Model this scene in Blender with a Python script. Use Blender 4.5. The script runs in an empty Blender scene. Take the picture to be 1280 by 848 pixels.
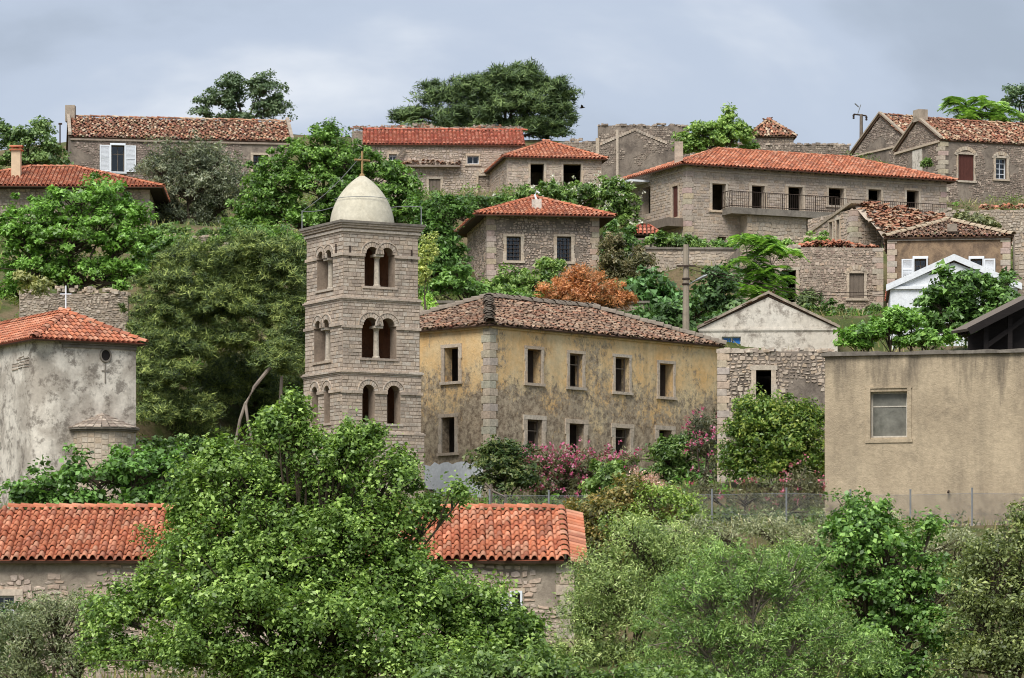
import bpy, math, random
import numpy as np
from mathutils import Vector, noise as mnoise

random.seed(7); RNG = np.random.default_rng(7)
SC = bpy.context.scene; COL = SC.collection
R = math.radians

# ------------------------------------------------------------------ camera, sky, sun, exposure
F = 4200.0; HZ = 785.0; CX = 640.0          # focal length and horizon row of the 1280 px photograph
cam = bpy.data.cameras.new('camera'); camo = bpy.data.objects.new('camera', cam); COL.objects.link(camo)
camo.location = (0, 0, 0); camo.rotation_euler = (R(90), 0, 0)
cam.sensor_width = 36; cam.lens = F / 1280 * 36; cam.shift_y = (HZ - 424) / 1280
cam.clip_start = 1; cam.clip_end = 9000
SC.camera = camo

SUN_EL, SUN_AZ = R(52), R(-22)              # azimuth from the view axis (+y behind the hill), negative = from the left; sun behind the camera
w = bpy.data.worlds.new('World'); SC.world = w; w.use_nodes = True
nt = w.node_tree; nt.nodes.clear()
wo = nt.nodes.new('ShaderNodeOutputWorld'); bg = nt.nodes.new('ShaderNodeBackground')
sky = nt.nodes.new('ShaderNodeTexSky'); sky.sky_type = 'NISHITA'; sky.sun_disc = False
sky.sun_elevation = SUN_EL; sky.sun_rotation = R(180) - SUN_AZ
sky.dust_density = 2.0; sky.air_density = 1.2
sc_ = nt.nodes.new('ShaderNodeVectorMath'); sc_.operation = 'SCALE'; sc_.inputs['Scale'].default_value = 0.05
nt.links.new(sky.outputs[0], sc_.inputs[0])
tc = nt.nodes.new('ShaderNodeTexCoord'); mp = nt.nodes.new('ShaderNodeMapping')
mp.inputs['Scale'].default_value = (1, 1, 2.2); mp.inputs['Location'].default_value = (0.37, 0.1, 0.22)
nt.links.new(tc.outputs['Generated'], mp.inputs[0])
n1 = nt.nodes.new('ShaderNodeTexNoise'); n1.inputs['Scale'].default_value = 5.2; n1.inputs['Detail'].default_value = 6; n1.inputs['Roughness'].default_value = .5
n1.inputs['Distortion'].default_value = .3
nt.links.new(mp.outputs[0], n1.inputs[0])
rp = nt.nodes.new('ShaderNodeValToRGB'); rp.color_ramp.interpolation = 'EASE'
rp.color_ramp.elements[0].position = .36; rp.color_ramp.elements[0].color = (.170, .196, .240, 1)
rp.color_ramp.elements[1].position = .66; rp.color_ramp.elements[1].color = (.345, .360, .388, 1)
e = rp.color_ramp.elements.new(.5); e.color = (.222, .252, .308, 1)
nt.links.new(n1.outputs['Fac'], rp.inputs[0])
mx = nt.nodes.new('ShaderNodeMix'); mx.data_type = 'RGBA'; mx.inputs['Factor'].default_value = .9
nt.links.new(sc_.outputs[0], mx.inputs['A']); nt.links.new(rp.outputs[0], mx.inputs['B'])
nt.links.new(mx.outputs['Result'], bg.inputs[0]); bg.inputs[1].default_value = 1.0
nt.links.new(bg.outputs[0], wo.inputs[0])

sd = bpy.data.lights.new('sun', 'SUN'); sd.energy = 1.5; sd.angle = R(30); sd.color = (1, .965, .915)
so = bpy.data.objects.new('sun', sd); COL.objects.link(so)
sdir = Vector((math.sin(SUN_AZ) * math.cos(SUN_EL), -math.cos(SUN_AZ) * math.cos(SUN_EL), math.sin(SUN_EL)))
so.rotation_euler = sdir.to_track_quat('Z', 'Y').to_euler(); so.location = sdir * 400
SC.view_settings.view_transform = 'Standard'; SC.view_settings.look = 'None'
SC.view_settings.exposure = 1.32; SC.view_settings.gamma = 1
SC.cycles.max_bounces = 4; SC.cycles.diffuse_bounces = 2; SC.cycles.transmission_bounces = 3
SC.cycles.use_denoising = True; SC.cycles.filter_width = 1.05

# ------------------------------------------------------------------ helpers
def X_(px, D): return (px - CX) / F * D
def Z_(py, D): return (HZ - py) / F * D
def pt(px, py, D): return Vector((X_(px, D), D, Z_(py, D)))
def U(a, b): return random.uniform(a, b)
def srgb(r, g, b):
    f = lambda c: (c / 255 / 12.92) if c <= 10 else ((c / 255 + .055) / 1.055) ** 2.4
    return (f(r), f(g), f(b))
def lerp3(a, b, t): return tuple(a[i] + (b[i] - a[i]) * t for i in range(3))
def fbm(x, y, z=0.): return mnoise.noise(Vector((x, y, z))) + .5 * mnoise.noise(Vector((2 * x, 2 * y, 2 * z + 7)))

def tag(o, label=None, cat=None, group=None, kind=None):
    if label: o['label'] = label
    if cat: o['category'] = cat
    if group: o['group'] = group
    if kind: o['kind'] = kind
    return o
def empty(name, loc, label=None, cat=None, group=None):
    o = bpy.data.objects.new(name, None); COL.objects.link(o); o.location = loc; o.empty_display_size = .3
    return tag(o, label, cat, group)
def origin(o):
    p = Vector((0, 0, 0))
    while o is not None: p += o.location; o = o.parent
    return p

STONE_TINT = srgb(176, 160, 140)
class MB:
    """collects faces in world coordinates; build() links them as one mesh object"""
    def __init__(s): s.v = []; s.f = []; s.c = []
    def face(s, pts, col=(1, 1, 1)):
        i = len(s.v); s.v.extend([tuple(p) for p in pts]); s.f.append(tuple(range(i, i + len(pts)))); s.c.append(col)
    def raw(s, vs, fs, col=(1, 1, 1)):
        i = len(s.v); s.v.extend([tuple(p) for p in vs])
        for f in fs: s.f.append(tuple(k + i for k in f)); s.c.append(col)
    def obox(s, o, u, v, wv, col=(1, 1, 1)):
        """box from corner o spanned by three vectors (right-handed)"""
        o = Vector(o); u = Vector(u); v = Vector(v); wv = Vector(wv)
        p = [o, o + u, o + u + v, o + v, o + wv, o + u + wv, o + u + v + wv, o + v + wv]
        s.raw(p, [(0, 3, 2, 1), (4, 5, 6, 7), (0, 1, 5, 4), (1, 2, 6, 5), (2, 3, 7, 6), (3, 0, 4, 7)], col)
    def tube(s, pts, rad, n=6, col=(1, 1, 1), cap=True):
        pts = [Vector(p) for p in pts]
        if not hasattr(rad, '__len__'): rad = [rad] * len(pts)
        i0 = len(s.v); up0 = None
        for k, p in enumerate(pts):
            d = (pts[min(k + 1, len(pts) - 1)] - pts[max(k - 1, 0)])
            d = d.normalized() if d.length > 1e-9 else Vector((0, 0, 1))
            a = Vector((0, 0, 1)) if abs(d.z) < .8 else Vector((1, 0, 0))
            e1 = d.cross(a).normalized(); e2 = d.cross(e1)
            for j in range(n):
                t = 2 * math.pi * j / n
                s.v.append(tuple(p + (e1 * math.cos(t) + e2 * math.sin(t)) * rad[k]))
        for k in range(len(pts) - 1):
            for j in range(n):
                a = i0 + k * n + j; b = i0 + k * n + (j + 1) % n
                s.f.append((a, b, b + n, a + n)); s.c.append(col)
        if cap:
            s.f.append(tuple(i0 + j for j in range(n))[::-1]); s.c.append(col)
            s.f.append(tuple(i0 + (len(pts) - 1) * n + j for j in range(n))); s.c.append(col)
    def lathe(s, c, prof, n=24, col=(1, 1, 1)):
        i0 = len(s.v)
        for (r, z) in prof:
            for j in range(n):
                t = 2 * math.pi * j / n
                s.v.append((c[0] + r * math.cos(t), c[1] + r * math.sin(t), c[2] + z))
        for k in range(len(prof) - 1):
            for j in range(n):
                a = i0 + k * n + j; b = i0 + k * n + (j + 1) % n
                s.f.append((a, b, b + n, a + n)); s.c.append(col)
    def build(s, name, mat, parent=None, loc=None, smooth=False, kind=None):
        if not s.f: return None
        if mat.get('tint'): s.c = [STONE_TINT if c == (1, 1, 1) else c for c in s.c]
        o0 = origin(parent) if parent is not None else Vector(loc if loc is not None else (0, 0, 0))
        v = np.array(s.v, dtype=np.float64) - np.array(o0)
        return mesh_np(name, v, s.f, s.c, mat, parent, (0, 0, 0) if parent is not None else o0, smooth, kind)

def mesh_np(name, v, faces, cols, mat, parent=None, loc=(0, 0, 0), smooth=False, kind=None):
    me = bpy.data.meshes.new(name)
    if isinstance(faces, np.ndarray):
        nf, k = faces.shape
        me.vertices.add(len(v)); me.vertices.foreach_set('co', np.ascontiguousarray(v, dtype=np.float32).ravel())
        me.loops.add(nf * k); me.loops.foreach_set('vertex_index', np.ascontiguousarray(faces, dtype=np.int32).ravel())
        me.polygons.add(nf); me.polygons.foreach_set('loop_start', np.arange(0, nf * k, k, dtype=np.int32))
        me.update(calc_edges=True)
    else:
        me.from_pydata([tuple(p) for p in v], [], faces); me.update()
    if cols is not None:
        at = me.attributes.new('col', 'FLOAT_COLOR', 'FACE')
        c = np.ones((len(me.polygons), 4), dtype=np.float32); c[:, :3] = np.array(cols, dtype=np.float32)
        at.data.foreach_set('color', c.ravel())
    if smooth: me.polygons.foreach_set('use_smooth', np.ones(len(me.polygons), dtype=bool))
    me.materials.append(mat)
    o = bpy.data.objects.new(name, me); COL.objects.link(o)
    if parent is not None: o.parent = parent
    o.location = loc
    if kind: o['kind'] = kind
    return o

# ------------------------------------------------------------------ materials
class NT:
    def __init__(s, name):
        s.m = bpy.data.materials.new(name); s.m.use_nodes = True; s.t = s.m.node_tree
        s.b = s.t.nodes['Principled BSDF']; s.b.inputs['Roughness'].default_value = .9
        s.b.inputs['Specular IOR Level'].default_value = .25
        s.tc = s.t.nodes.new('ShaderNodeTexCoord')
        g = s.t.nodes.new('ShaderNodeNewGeometry'); s.pos = g.outputs['Position']
    def link(s, a, b): s.t.links.new(a, b)
    def val(s, inp, x):
        if hasattr(x, 'is_output') or isinstance(x, bpy.types.NodeSocket): s.link(x, inp)
        elif isinstance(x, (tuple, list)) and len(x) == 3 and inp.type == 'RGBA': inp.default_value = (*x, 1)
        else: inp.default_value = x
    def noise(s, scale, detail=4, rough=.55, dist=0, stretch=None, off=0):
        v = s.pos
        if stretch or off:
            mp = s.t.nodes.new('ShaderNodeMapping'); mp.inputs['Scale'].default_value = stretch or (1, 1, 1)
            mp.inputs['Location'].default_value = (off, off * .7, off * 1.3); s.link(v, mp.inputs[0]); v = mp.outputs[0]
        n = s.t.nodes.new('ShaderNodeTexNoise'); s.link(v, n.inputs[0])
        n.inputs['Scale'].default_value = scale; n.inputs['Detail'].default_value = detail
        n.inputs['Roughness'].default_value = rough; n.inputs['Distortion'].default_value = dist
        return n.outputs['Fac']
    def ramp(s, fac, *stops):
        r = s.t.nodes.new('ShaderNodeValToRGB'); s.val(r.inputs[0], fac)
        el = r.color_ramp.elements
        while len(el) < len(stops): el.new(.5)
        for e, (p, c) in zip(el, stops):
            e.position = p; e.color = (c, c, c, 1) if not hasattr(c, '__len__') else (*c, 1)
        return r.outputs[0]
    def mix(s, fac, a, b, mode='MIX'):
        m = s.t.nodes.new('ShaderNodeMix'); m.data_type = 'RGBA'; m.blend_type = mode
        s.val(m.inputs['Factor'], fac); s.val(m.inputs['A'], a); s.val(m.inputs['B'], b); return m.outputs['Result']
    def math(s, op, a, b=0.):
        m = s.t.nodes.new('ShaderNodeMath'); m.operation = op; s.val(m.inputs[0], a); s.val(m.inputs[1], b); return m.outputs[0]
    def attr(s, name='col'):
        a = s.t.nodes.new('ShaderNodeAttribute'); a.attribute_name = name; return a.outputs['Color']
    def zcoord(s):
        p = s.t.nodes.new('ShaderNodeSeparateXYZ'); s.link(s.pos, p.inputs[0]); return p.outputs['Z']
    def bump(s, h, strength=.5, dist=.03):
        b = s.t.nodes.new('ShaderNodeBump'); b.inputs['Strength'].default_value = strength; b.inputs['Distance'].default_value = dist
        s.link(h, b.inputs['Height']); s.link(b.outputs[0], s.b.inputs['Normal'])
    def out(s, col, rough=None):
        s.val(s.b.inputs['Base Color'], col)
        if rough is not None: s.b.inputs['Roughness'].default_value = rough
        return s.m

def m_stone(name, dark=(.10, .085, .07), amount=.4):
    t = NT(name); c = t.attr()
    c = t.mix(1., c, t.ramp(t.noise(9, 5, .65), (.25, .62), (.75, 1.2)), 'MULTIPLY')
    st = t.ramp(t.noise(.55, 6, .68, .4), (.50, 0.), (.68, amount))
    c = t.mix(st, c, dark)
    sp = t.ramp(t.noise(5, 3, .7, 0, None, 5), (.60, 0.), (.72, .55))
    c = t.mix(sp, c, (.10, .09, .075))
    t.bump(t.noise(22, 5, .7), .5, .02); t.m['tint'] = 1
    return t.out(c)
def m_plaster(name, base, alt, stain, z=None, amt=.75, fine=30, streak=.5, th=(.46, .62), sc=.5, bump=.35, big=(.3, .75), nsc=1.0, dist=.6, drip=None):
    """painted render: two tones, run-down streaks, and dark peeled areas; z=(lo,hi) makes wear rise from the foot of the wall"""
    t = NT(name)
    c = t.mix(t.ramp(t.noise(sc, 5, .6, .3), (big[0], 0.), (big[1], 1.)), base, alt)
    c = t.mix(1., c, t.ramp(t.noise(6, 6, .7), (.2, .75), (.8, 1.18)), 'MULTIPLY')
    f = t.noise(nsc, 8, .78, dist, None, 3.1)
    if z:
        g = t.t.nodes.new('ShaderNodeMapRange'); g.inputs[1].default_value = z[0]; g.inputs[2].default_value = z[1]
        g.inputs[3].default_value = .16; g.inputs[4].default_value = -.19; t.link(t.zcoord(), g.inputs[0])
        f = t.math('ADD', f, g.outputs[0])
    k = t.ramp(f, (th[0], 0.), (th[1], amt))
    c = t.mix(k, c, stain)
    s2 = t.ramp(t.noise(.8, 6, .65, .2, (1.2, 1.2, .14), 9), (.52, 0.), (.75, streak))
    c = t.mix(s2, c, lerp3(stain, (.03, .03, .03), .35))
    if drip:                                               # rain runs below the coping and damp at the foot
        for (z0, z1, off, am) in ((drip[0], drip[1], 21, .75), (drip[3], drip[2], 33, .6)):
            g = t.t.nodes.new('ShaderNodeMapRange'); g.inputs[1].default_value = z0; g.inputs[2].default_value = z1
            g.inputs[3].default_value = .16; g.inputs[4].default_value = -.12; t.link(t.zcoord(), g.inputs[0])
            k = t.math('ADD', t.noise(2.2, 6, .7, .1, (1, 1, .12) if off == 21 else (1, 1, .6), off), g.outputs[0])
            c = t.mix(t.ramp(k, (.52, 0.), (.74, am)), c, lerp3(stain, (.05, .045, .04), .45))
    t.bump(t.noise(fine, 5, .75), bump, .03)
    return t.out(c)
def m_tile(name, lichen=.3, lc=(.45, .42, .36), var=(.65, 1.2), dk=.5):
    t = NT(name); c = t.attr()
    c = t.mix(1., c, t.ramp(t.noise(4.5, 5, .7), (.25, var[0]), (.75, var[1])), 'MULTIPLY')
    c = t.mix(t.ramp(t.noise(.9, 6, .7, .3, None, 4), (.48, 0.), (.72, dk)), c, (.09, .06, .045))
    c = t.mix(t.ramp(t.noise(7, 4, .7, 0, None, 2), (.56, 0.), (.70, lichen)), c, lc)
    t.bump(t.noise(25, 4, .7), .4, .015)
    return t.out(c, .85)
def m_plain(name, col, var=.25, scale=6, rough=.8, metal=0., bump=.2, stretch=None, stain=None):
    t = NT(name)
    c = t.mix(1., col, t.ramp(t.noise(scale, 5, .65, .2, stretch), (.25, 1 - var), (.75, 1 + var * .6)), 'MULTIPLY')
    if stain: c = t.mix(t.ramp(t.noise(scale * .4, 6, .7, .5, None, 6), (.5, 0.), (.68, .6)), c, stain)
    t.bump(t.noise(scale * 5, 4, .7, 0, stretch), bump, .01)
    t.b.inputs['Metallic'].default_value = metal
    return t.out(c, rough)
def m_leaf(name, trans=.3, rough=.5):
    t = NT(name); c = t.attr()
    t.b.inputs['Roughness'].default_value = rough; t.b.inputs['Specular IOR Level'].default_value = .5
    t.val(t.b.inputs['Base Color'], c)
    tr = t.t.nodes.new('ShaderNodeBsdfTranslucent'); t.val(tr.inputs[0], t.mix(1., c, (1.2, 1.25, .6), 'MULTIPLY'))
    ms = t.t.nodes.new('ShaderNodeMixShader'); ms.inputs[0].default_value = trans
    t.link(t.b.outputs[0], ms.inputs[1]); t.link(tr.outputs[0], ms.inputs[2])
    t.link(ms.outputs[0], t.t.nodes['Material Output'].inputs[0])
    return t.m

M = {}
M['stone'] = m_stone('weathered stone')
M['stone_dark'] = m_stone('dark rubble', amount=.5)
M['ashlar'] = m_stone('tower ashlar', (.13, .115, .10), .5)
M['quoin'] = m_stone('pale dressed stone', (.15, .12, .09), .35)
M['mortar'] = m_plaster('lime mortar', srgb(188, 173, 154), srgb(160, 146, 130), srgb(104, 93, 83), amt=.6, fine=18, bump=.6)
M['mortar_pale'] = m_plaster('pale mortar', srgb(202, 187, 167), srgb(180, 165, 147), srgb(122, 110, 98), amt=.5, fine=18, bump=.6)
M['grey_render'] = m_plaster('grey weathered render', srgb(160, 147, 132), srgb(130, 118, 107), srgb(86, 77, 70), amt=.7, fine=14, bump=.7)
M['tower_core'] = m_plaster('tower mortar', srgb(170, 152, 134), srgb(146, 130, 114), srgb(100, 88, 76), amt=.5, fine=14, bump=.6)
M['tower_inner'] = m_plaster('brown inner masonry', srgb(186, 138, 104), srgb(156, 114, 88), srgb(100, 78, 62), amt=.6, fine=14, bump=.8)
def m_ochre():
    """ochre limewash, whole under the eaves, flaking to grey-brown render and bare pale patches further down"""
    t = NT('peeling ochre render')
    c = t.mix(t.ramp(t.noise(.7, 5, .6, .2), (.35, 0.), (.68, 1.)), srgb(230, 188, 128), srgb(224, 202, 160))
    c = t.mix(1., c, t.ramp(t.noise(5, 6, .7), (.25, .8), (.75, 1.15)), 'MULTIPLY')
    g = t.t.nodes.new('ShaderNodeMapRange'); g.inputs[1].default_value = 8.0; g.inputs[2].default_value = 13.7
    g.inputs[3].default_value = .13; g.inputs[4].default_value = -.10; t.link(t.zcoord(), g.inputs[0])
    big = t.noise(.55, 5, .6, .3, None, 3.1)
    f = t.math('ADD', t.math('ADD', t.math('MULTIPLY', big, .45), t.math('MULTIPLY', t.noise(5, 7, .8, .1, (1, 1, .8), 1.7), .55)), g.outputs[0])
    under = t.mix(t.ramp(t.noise(4, 8, .8, .1, None, 12), (.40, 0.), (.60, 1.)), srgb(96, 84, 74), srgb(190, 174, 150))
    c = t.mix(t.ramp(f, (.475, 0.), (.545, .9)), c, under)
    c = t.mix(t.ramp(t.noise(.8, 6, .65, .2, (1.2, 1.2, .14), 9), (.52, 0.), (.75, .4)), c, srgb(96, 84, 74))
    t.bump(t.noise(9, 5, .75), .9, .03)
    return t.out(c)
M['ochre'] = m_ochre()
M['church'] = m_plaster('stained church render', srgb(226, 217, 202), srgb(184, 174, 160), srgb(116, 107, 97), amt=.8, fine=14, streak=.5, th=(.50, .60), big=(.42, .58), nsc=1.8, sc=.8, dist=.15)
M['white_render'] = m_plaster('aged whitewash', srgb(226, 219, 206), srgb(204, 193, 176), srgb(124, 113, 102), amt=.75, fine=14, streak=.5, th=(.50, .62), nsc=1.6, dist=.2)
M['white_clean'] = m_plaster('whitewash', srgb(236, 238, 240), srgb(226, 230, 233), srgb(180, 178, 172), amt=.3, fine=20, streak=.12, th=(.60, .76))
M['beige'] = m_plaster('beige roughcast', srgb(200, 181, 152), srgb(164, 147, 123), srgb(116, 105, 90), amt=.7, fine=11, streak=.42, th=(.53, .74), bump=1.0, sc=.6, dist=.3, drip=(9.1, 6.6, 4.6, 3.3))
M['brown_render'] = m_plaster('brown patched render', srgb(172, 146, 116), srgb(140, 118, 98), srgb(98, 83, 71), amt=.8, fine=14, bump=.7)
M['concrete'] = m_plaster('old concrete', srgb(150, 142, 130), srgb(122, 114, 104), srgb(70, 64, 58), amt=.6, fine=16, streak=.5)
M['lead'] = m_plaster('dome render', srgb(212, 205, 184), srgb(192, 184, 162), srgb(140, 122, 92), amt=.45, fine=10, streak=.3, th=(.52, .74), bump=.2, sc=1.6)
M['tile_red'] = m_tile('red roof tile', .22, (.62, .44, .36), (.7, 1.2), .4)
M['tile_old'] = m_tile('old roof tile', .35, (.42, .37, .31), (.6, 1.25), .5)
M['deck'] = m_plain('roof boards', srgb(92, 72, 58), .4, 4, .85, stretch=(1, 1, 6))
M['pan'] = m_plain('channel tiles', srgb(150, 84, 62), .45, 3, .9, bump=.4)
M['pan_old'] = m_plain('old channel tiles', srgb(104, 82, 68), .5, 3, .9, bump=.4)
M['ridge_pale'] = m_plain('pale ridge mortar', srgb(190, 172, 146), .4, 4, .95, bump=.6)
M['ridge_mortar'] = m_plain('ridge mortar', srgb(140, 128, 114), .4, 4, .95, bump=.6)
M['wood_dark'] = m_plain('dark wood', srgb(58, 46, 40), .4, 3, .75, stretch=(1, 1, 5))
M['black_wood_shade'] = m_plain('black wood and shade', srgb(36, 31, 29), .4, 3, .8, stretch=(1, 1, 5))  # black timber, also the painted darkness inside the shed and round window
M['wood_grey'] = m_plain('weathered wood', srgb(124, 112, 100), .4, 4, .85, stretch=(4, 4, .8))
M['wood_pale'] = m_plain('bleached wood', srgb(196, 188, 174), .3, 4, .8, stretch=(4, 4, .8))
M['wood_brown'] = m_plain('red brown painted wood', srgb(92, 54, 46), .35, 5, .7, stretch=(6, 6, .7))
M['white_paint'] = m_plain('white painted wood', srgb(234, 238, 242), .08, 5, .55, bump=.05)
M['blue_paint'] = m_plain('blue window film', srgb(58, 132, 214), .15, 5, .4, bump=.02)
M['steel'] = m_plain('dull galvanised steel', srgb(150, 152, 152), .25, 8, .55, .4)
M['iron'] = m_plain('rusted iron', srgb(74, 62, 54), .4, 9, .8, .2)
def m_glass():
    t = NT('window glass'); gl = t.t.nodes.new('ShaderNodeBsdfGlossy'); gl.inputs['Roughness'].default_value = .06; gl.inputs[0].default_value = (.8, .85, .9, 1)
    tr = t.t.nodes.new('ShaderNodeBsdfTransparent'); tr.inputs[0].default_value = (.75, .78, .78, 1); ms = t.t.nodes.new('ShaderNodeMixShader'); ms.inputs[0].default_value = .05
    t.link(tr.outputs[0], ms.inputs[1]); t.link(gl.outputs[0], ms.inputs[2]); t.link(ms.outputs[0], t.t.nodes['Material Output'].inputs[0]); return t.m
M['glass'] = m_glass()
M['reflection_pane'] = m_plain('painted reflection pane', srgb(124, 122, 112), .5, 2.5, .35, bump=.02, stain=srgb(58, 62, 50))  # grey and dark green reflections put into the pane colour
M['interior'] = m_plain('dim room wall', srgb(120, 108, 98), .35, 2, .95)
M['bark'] = m_plain('bark', srgb(96, 84, 72), .45, 5, .95, bump=.8, stretch=(1, 1, .25))
M['bark_pale'] = m_plain('pale bark', srgb(146, 134, 122), .4, 5, .95, bump=.8, stretch=(1, 1, .3))
M['pole'] = m_plain('pole concrete', srgb(158, 146, 128), .25, 4, .9)
M['leaf'] = m_leaf('leaves', .27, .42)
M['needle'] = m_leaf('needles', .15, .6)
M['flower'] = m_leaf('petals', .25, .6)

# ------------------------------------------------------------------ terrain
ANCH = [  # px, py, D of points where the ground is known
 (640, 857, 100), (100, 850, 92), (640, 850, 92), (1000, 830, 90), (1250, 820, 90), (300, 800, 100), (1100, 760, 98),
 (60, 655, 118), (300, 660, 118), (560, 655, 122), (760, 655, 112), (890, 652, 107), (985, 660, 107), (1140, 662, 108), (1240, 660, 108),
 (60, 640, 128), (165, 632, 132), (430, 625, 138), (612, 632, 145), (760, 618, 146), (880, 618, 151), (960, 600, 117), (1120, 655, 112),
 (1000, 605, 124), (960, 614, 136), (700, 642, 128), (800, 640, 130), (850, 630, 140), (760, 630, 138), (660, 640, 136), (860, 640, 120), (780, 650, 120), (800, 415, 161), (880, 430, 164), (895, 615, 154), (868, 612, 154), (700, 405, 162), (940, 462, 157), (1020, 505, 148), (930, 615, 145), (890, 618, 148), (1100, 490, 144), (1100, 560, 128), (250, 605, 148), (340, 590, 150), (200, 625, 140), (260, 630, 138), (330, 620, 142), (100, 400, 150), (60, 405, 150),
 (735, 412, 163), (620, 405, 163), (540, 402, 163), (540, 378, 169), (640, 378, 169), (735, 385, 169), (660, 358, 176), (800, 395, 168), (880, 400, 168), (960, 398, 178), (1070, 395, 178),
 (1180, 430, 158), (1260, 430, 155), (1130, 395, 172), (1250, 385, 172), (60, 380, 170), (150, 385, 170), (240, 320, 182), (400, 320, 186),
 (540, 345, 172), (100, 290, 192), (190, 282, 192), (20, 290, 195), (220, 240, 225), (330, 240, 226), (520, 268, 219), (600, 262, 219),
 (690, 240, 215), (790, 262, 214), (900, 314, 200), (960, 318, 197), (1000, 318, 197), (1100, 320, 197), (1150, 312, 190), (900, 330, 192), (1000, 330, 190), (1230, 262, 222), (800, 240, 236),
 (1000, 200, 238), (1120, 225, 230), (1250, 300, 188), (680, 185, 262), (300, 175, 255), (60, 215, 235), (1240, 190, 255), (900, 200, 245)]
AP = np.array([[X_(p, d), d, Z_(q, d)] for p, q, d in ANCH])
AP = np.vstack([AP, [[x, y, z] for x in (-60, -20, 20, 60) for y, z in ((0, -3.2), (35, -5.0), (62, -4.8), (80, -3.6), (275, 38.5), (300, 37.5))]])
def HG(x, y):
    """ground height, arrays or scalars"""
    x = np.clip(np.asarray(x, float), -62, 62); y0 = np.asarray(y, float); y = np.clip(y0, 0, 300)
    d2 = ((x[..., None] - AP[:, 0]) * .55) ** 2 + (y[..., None] - AP[:, 1]) ** 2 + 2.5
    wt = d2 ** -1.9
    z = (wt * AP[:, 2]).sum(-1) / wt.sum(-1)
    return np.where(y0 > 300, z - (np.minimum(y0, 900) - 300) * .07, z)
def hg(x, y): return float(HG(np.array([x]), np.array([y]))[0])

def build_ground():
    xs = np.concatenate([[-5000, -2000, -800, -300, -150], np.arange(-80, 80.1, 1.6), [150, 300, 800, 2000, 5000]])
    ys = np.concatenate([[-300, -100, -30], np.arange(0, 302, 1.6), [330, 380, 450, 600, 900, 1600, 3000, 7000]])
    gx, gy = np.meshgrid(xs, ys); gz = HG(gx, gy)
    gz = gz + np.where((np.abs(gx) < 80) & (gy > 0) & (gy < 300), RNG.normal(0, .07, gx.shape), 0)
    nx, ny = len(xs), len(ys); v = np.stack([gx, gy, gz], -1).reshape(-1, 3)
    i = np.arange(nx * ny).reshape(ny, nx)
    f = np.stack([i[:-1, :-1], i[:-1, 1:], i[1:, 1:], i[1:, :-1]], -1).reshape(-1, 4)
    t = NT('hillside earth and grass')
    c = t.mix(t.ramp(t.noise(.35, 6, .65), (.42, 0.), (.6, 1.)), srgb(86, 98, 48), srgb(128, 112, 84))
    c = t.mix(1., c, t.ramp(t.noise(5, 6, .7), (.25, .6), (.75, 1.25)), 'MULTIPLY')
    t.bump(t.noise(9, 6, .75), 1., .12)
    tag(mesh_np('ground', v, f, None, t.out(c), None, (0, 0, 0), True), kind='structure')
build_ground()

# ------------------------------------------------------------------ masonry
def soften(p, g, k=.6):
    m = [sum(q[i] for q in p) / len(p) for i in range(3)]
    r = [tuple(g * (.99, .982, 1.0)[i] * (m[i] + (q[i] - m[i]) * k) for i in range(3)) for q in p]
    return [tuple(c * min(1, .60 / max(q)) for c in q) for q in r]
PAL_STONE = [srgb(178, 164, 146), srgb(160, 147, 130), srgb(190, 178, 160), srgb(142, 130, 116), srgb(170, 152, 130), srgb(150, 140, 128), srgb(200, 188, 168)]
PAL_STONE = soften(PAL_STONE, 1.6, .75)
PAL_PALE = [srgb(196, 182, 162), srgb(184, 168, 146), srgb(206, 194, 174), srgb(172, 158, 138), srgb(190, 170, 144)]
PAL_PALE = soften(PAL_PALE, 1.36, .75)
PAL_DARK = [srgb(150, 138, 124), srgb(132, 120, 106), srgb(116, 105, 94), srgb(168, 155, 138), srgb(124, 110, 98)]
PAL_DARK = soften(PAL_DARK, 1.6, .75)
PAL_TOWER = [srgb(186, 170, 150), srgb(168, 152, 134), srgb(198, 184, 164), srgb(152, 138, 122), srgb(178, 160, 138), srgb(206, 194, 176), srgb(140, 126, 112)]
PAL_TOWER = [(r * .97, g * .98, bb * .99) for r, g, bb in soften(PAL_TOWER, 1.56, .75)]

class Face:
    def __init__(s, P0, d, n, L): s.P0 = Vector((P0[0], P0[1], 0)); s.d = Vector((d[0], d[1], 0)); s.n = Vector((n[0], n[1], 0)); s.L = L; s.holes = []; s.arcs = []; s.top = None
    def p(s, a, z, o=0.): q = s.P0 + s.d * a + s.n * o; return Vector((q.x, q.y, z))
    def s_at(s, px):
        k = (px - CX) / F
        return (k * s.P0.y - s.P0.x) / (s.d.x - k * s.d.y)
    def z_at(s, a, py): return Z_(py, s.P0.y + s.d.y * a)
    def rect(s, x0, x1, y0, y1):
        a, b = s.s_at(x0), s.s_at(x1); m = (a + b) / 2
        return (a, b, s.z_at(m, y1), s.z_at(m, y0))

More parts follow.
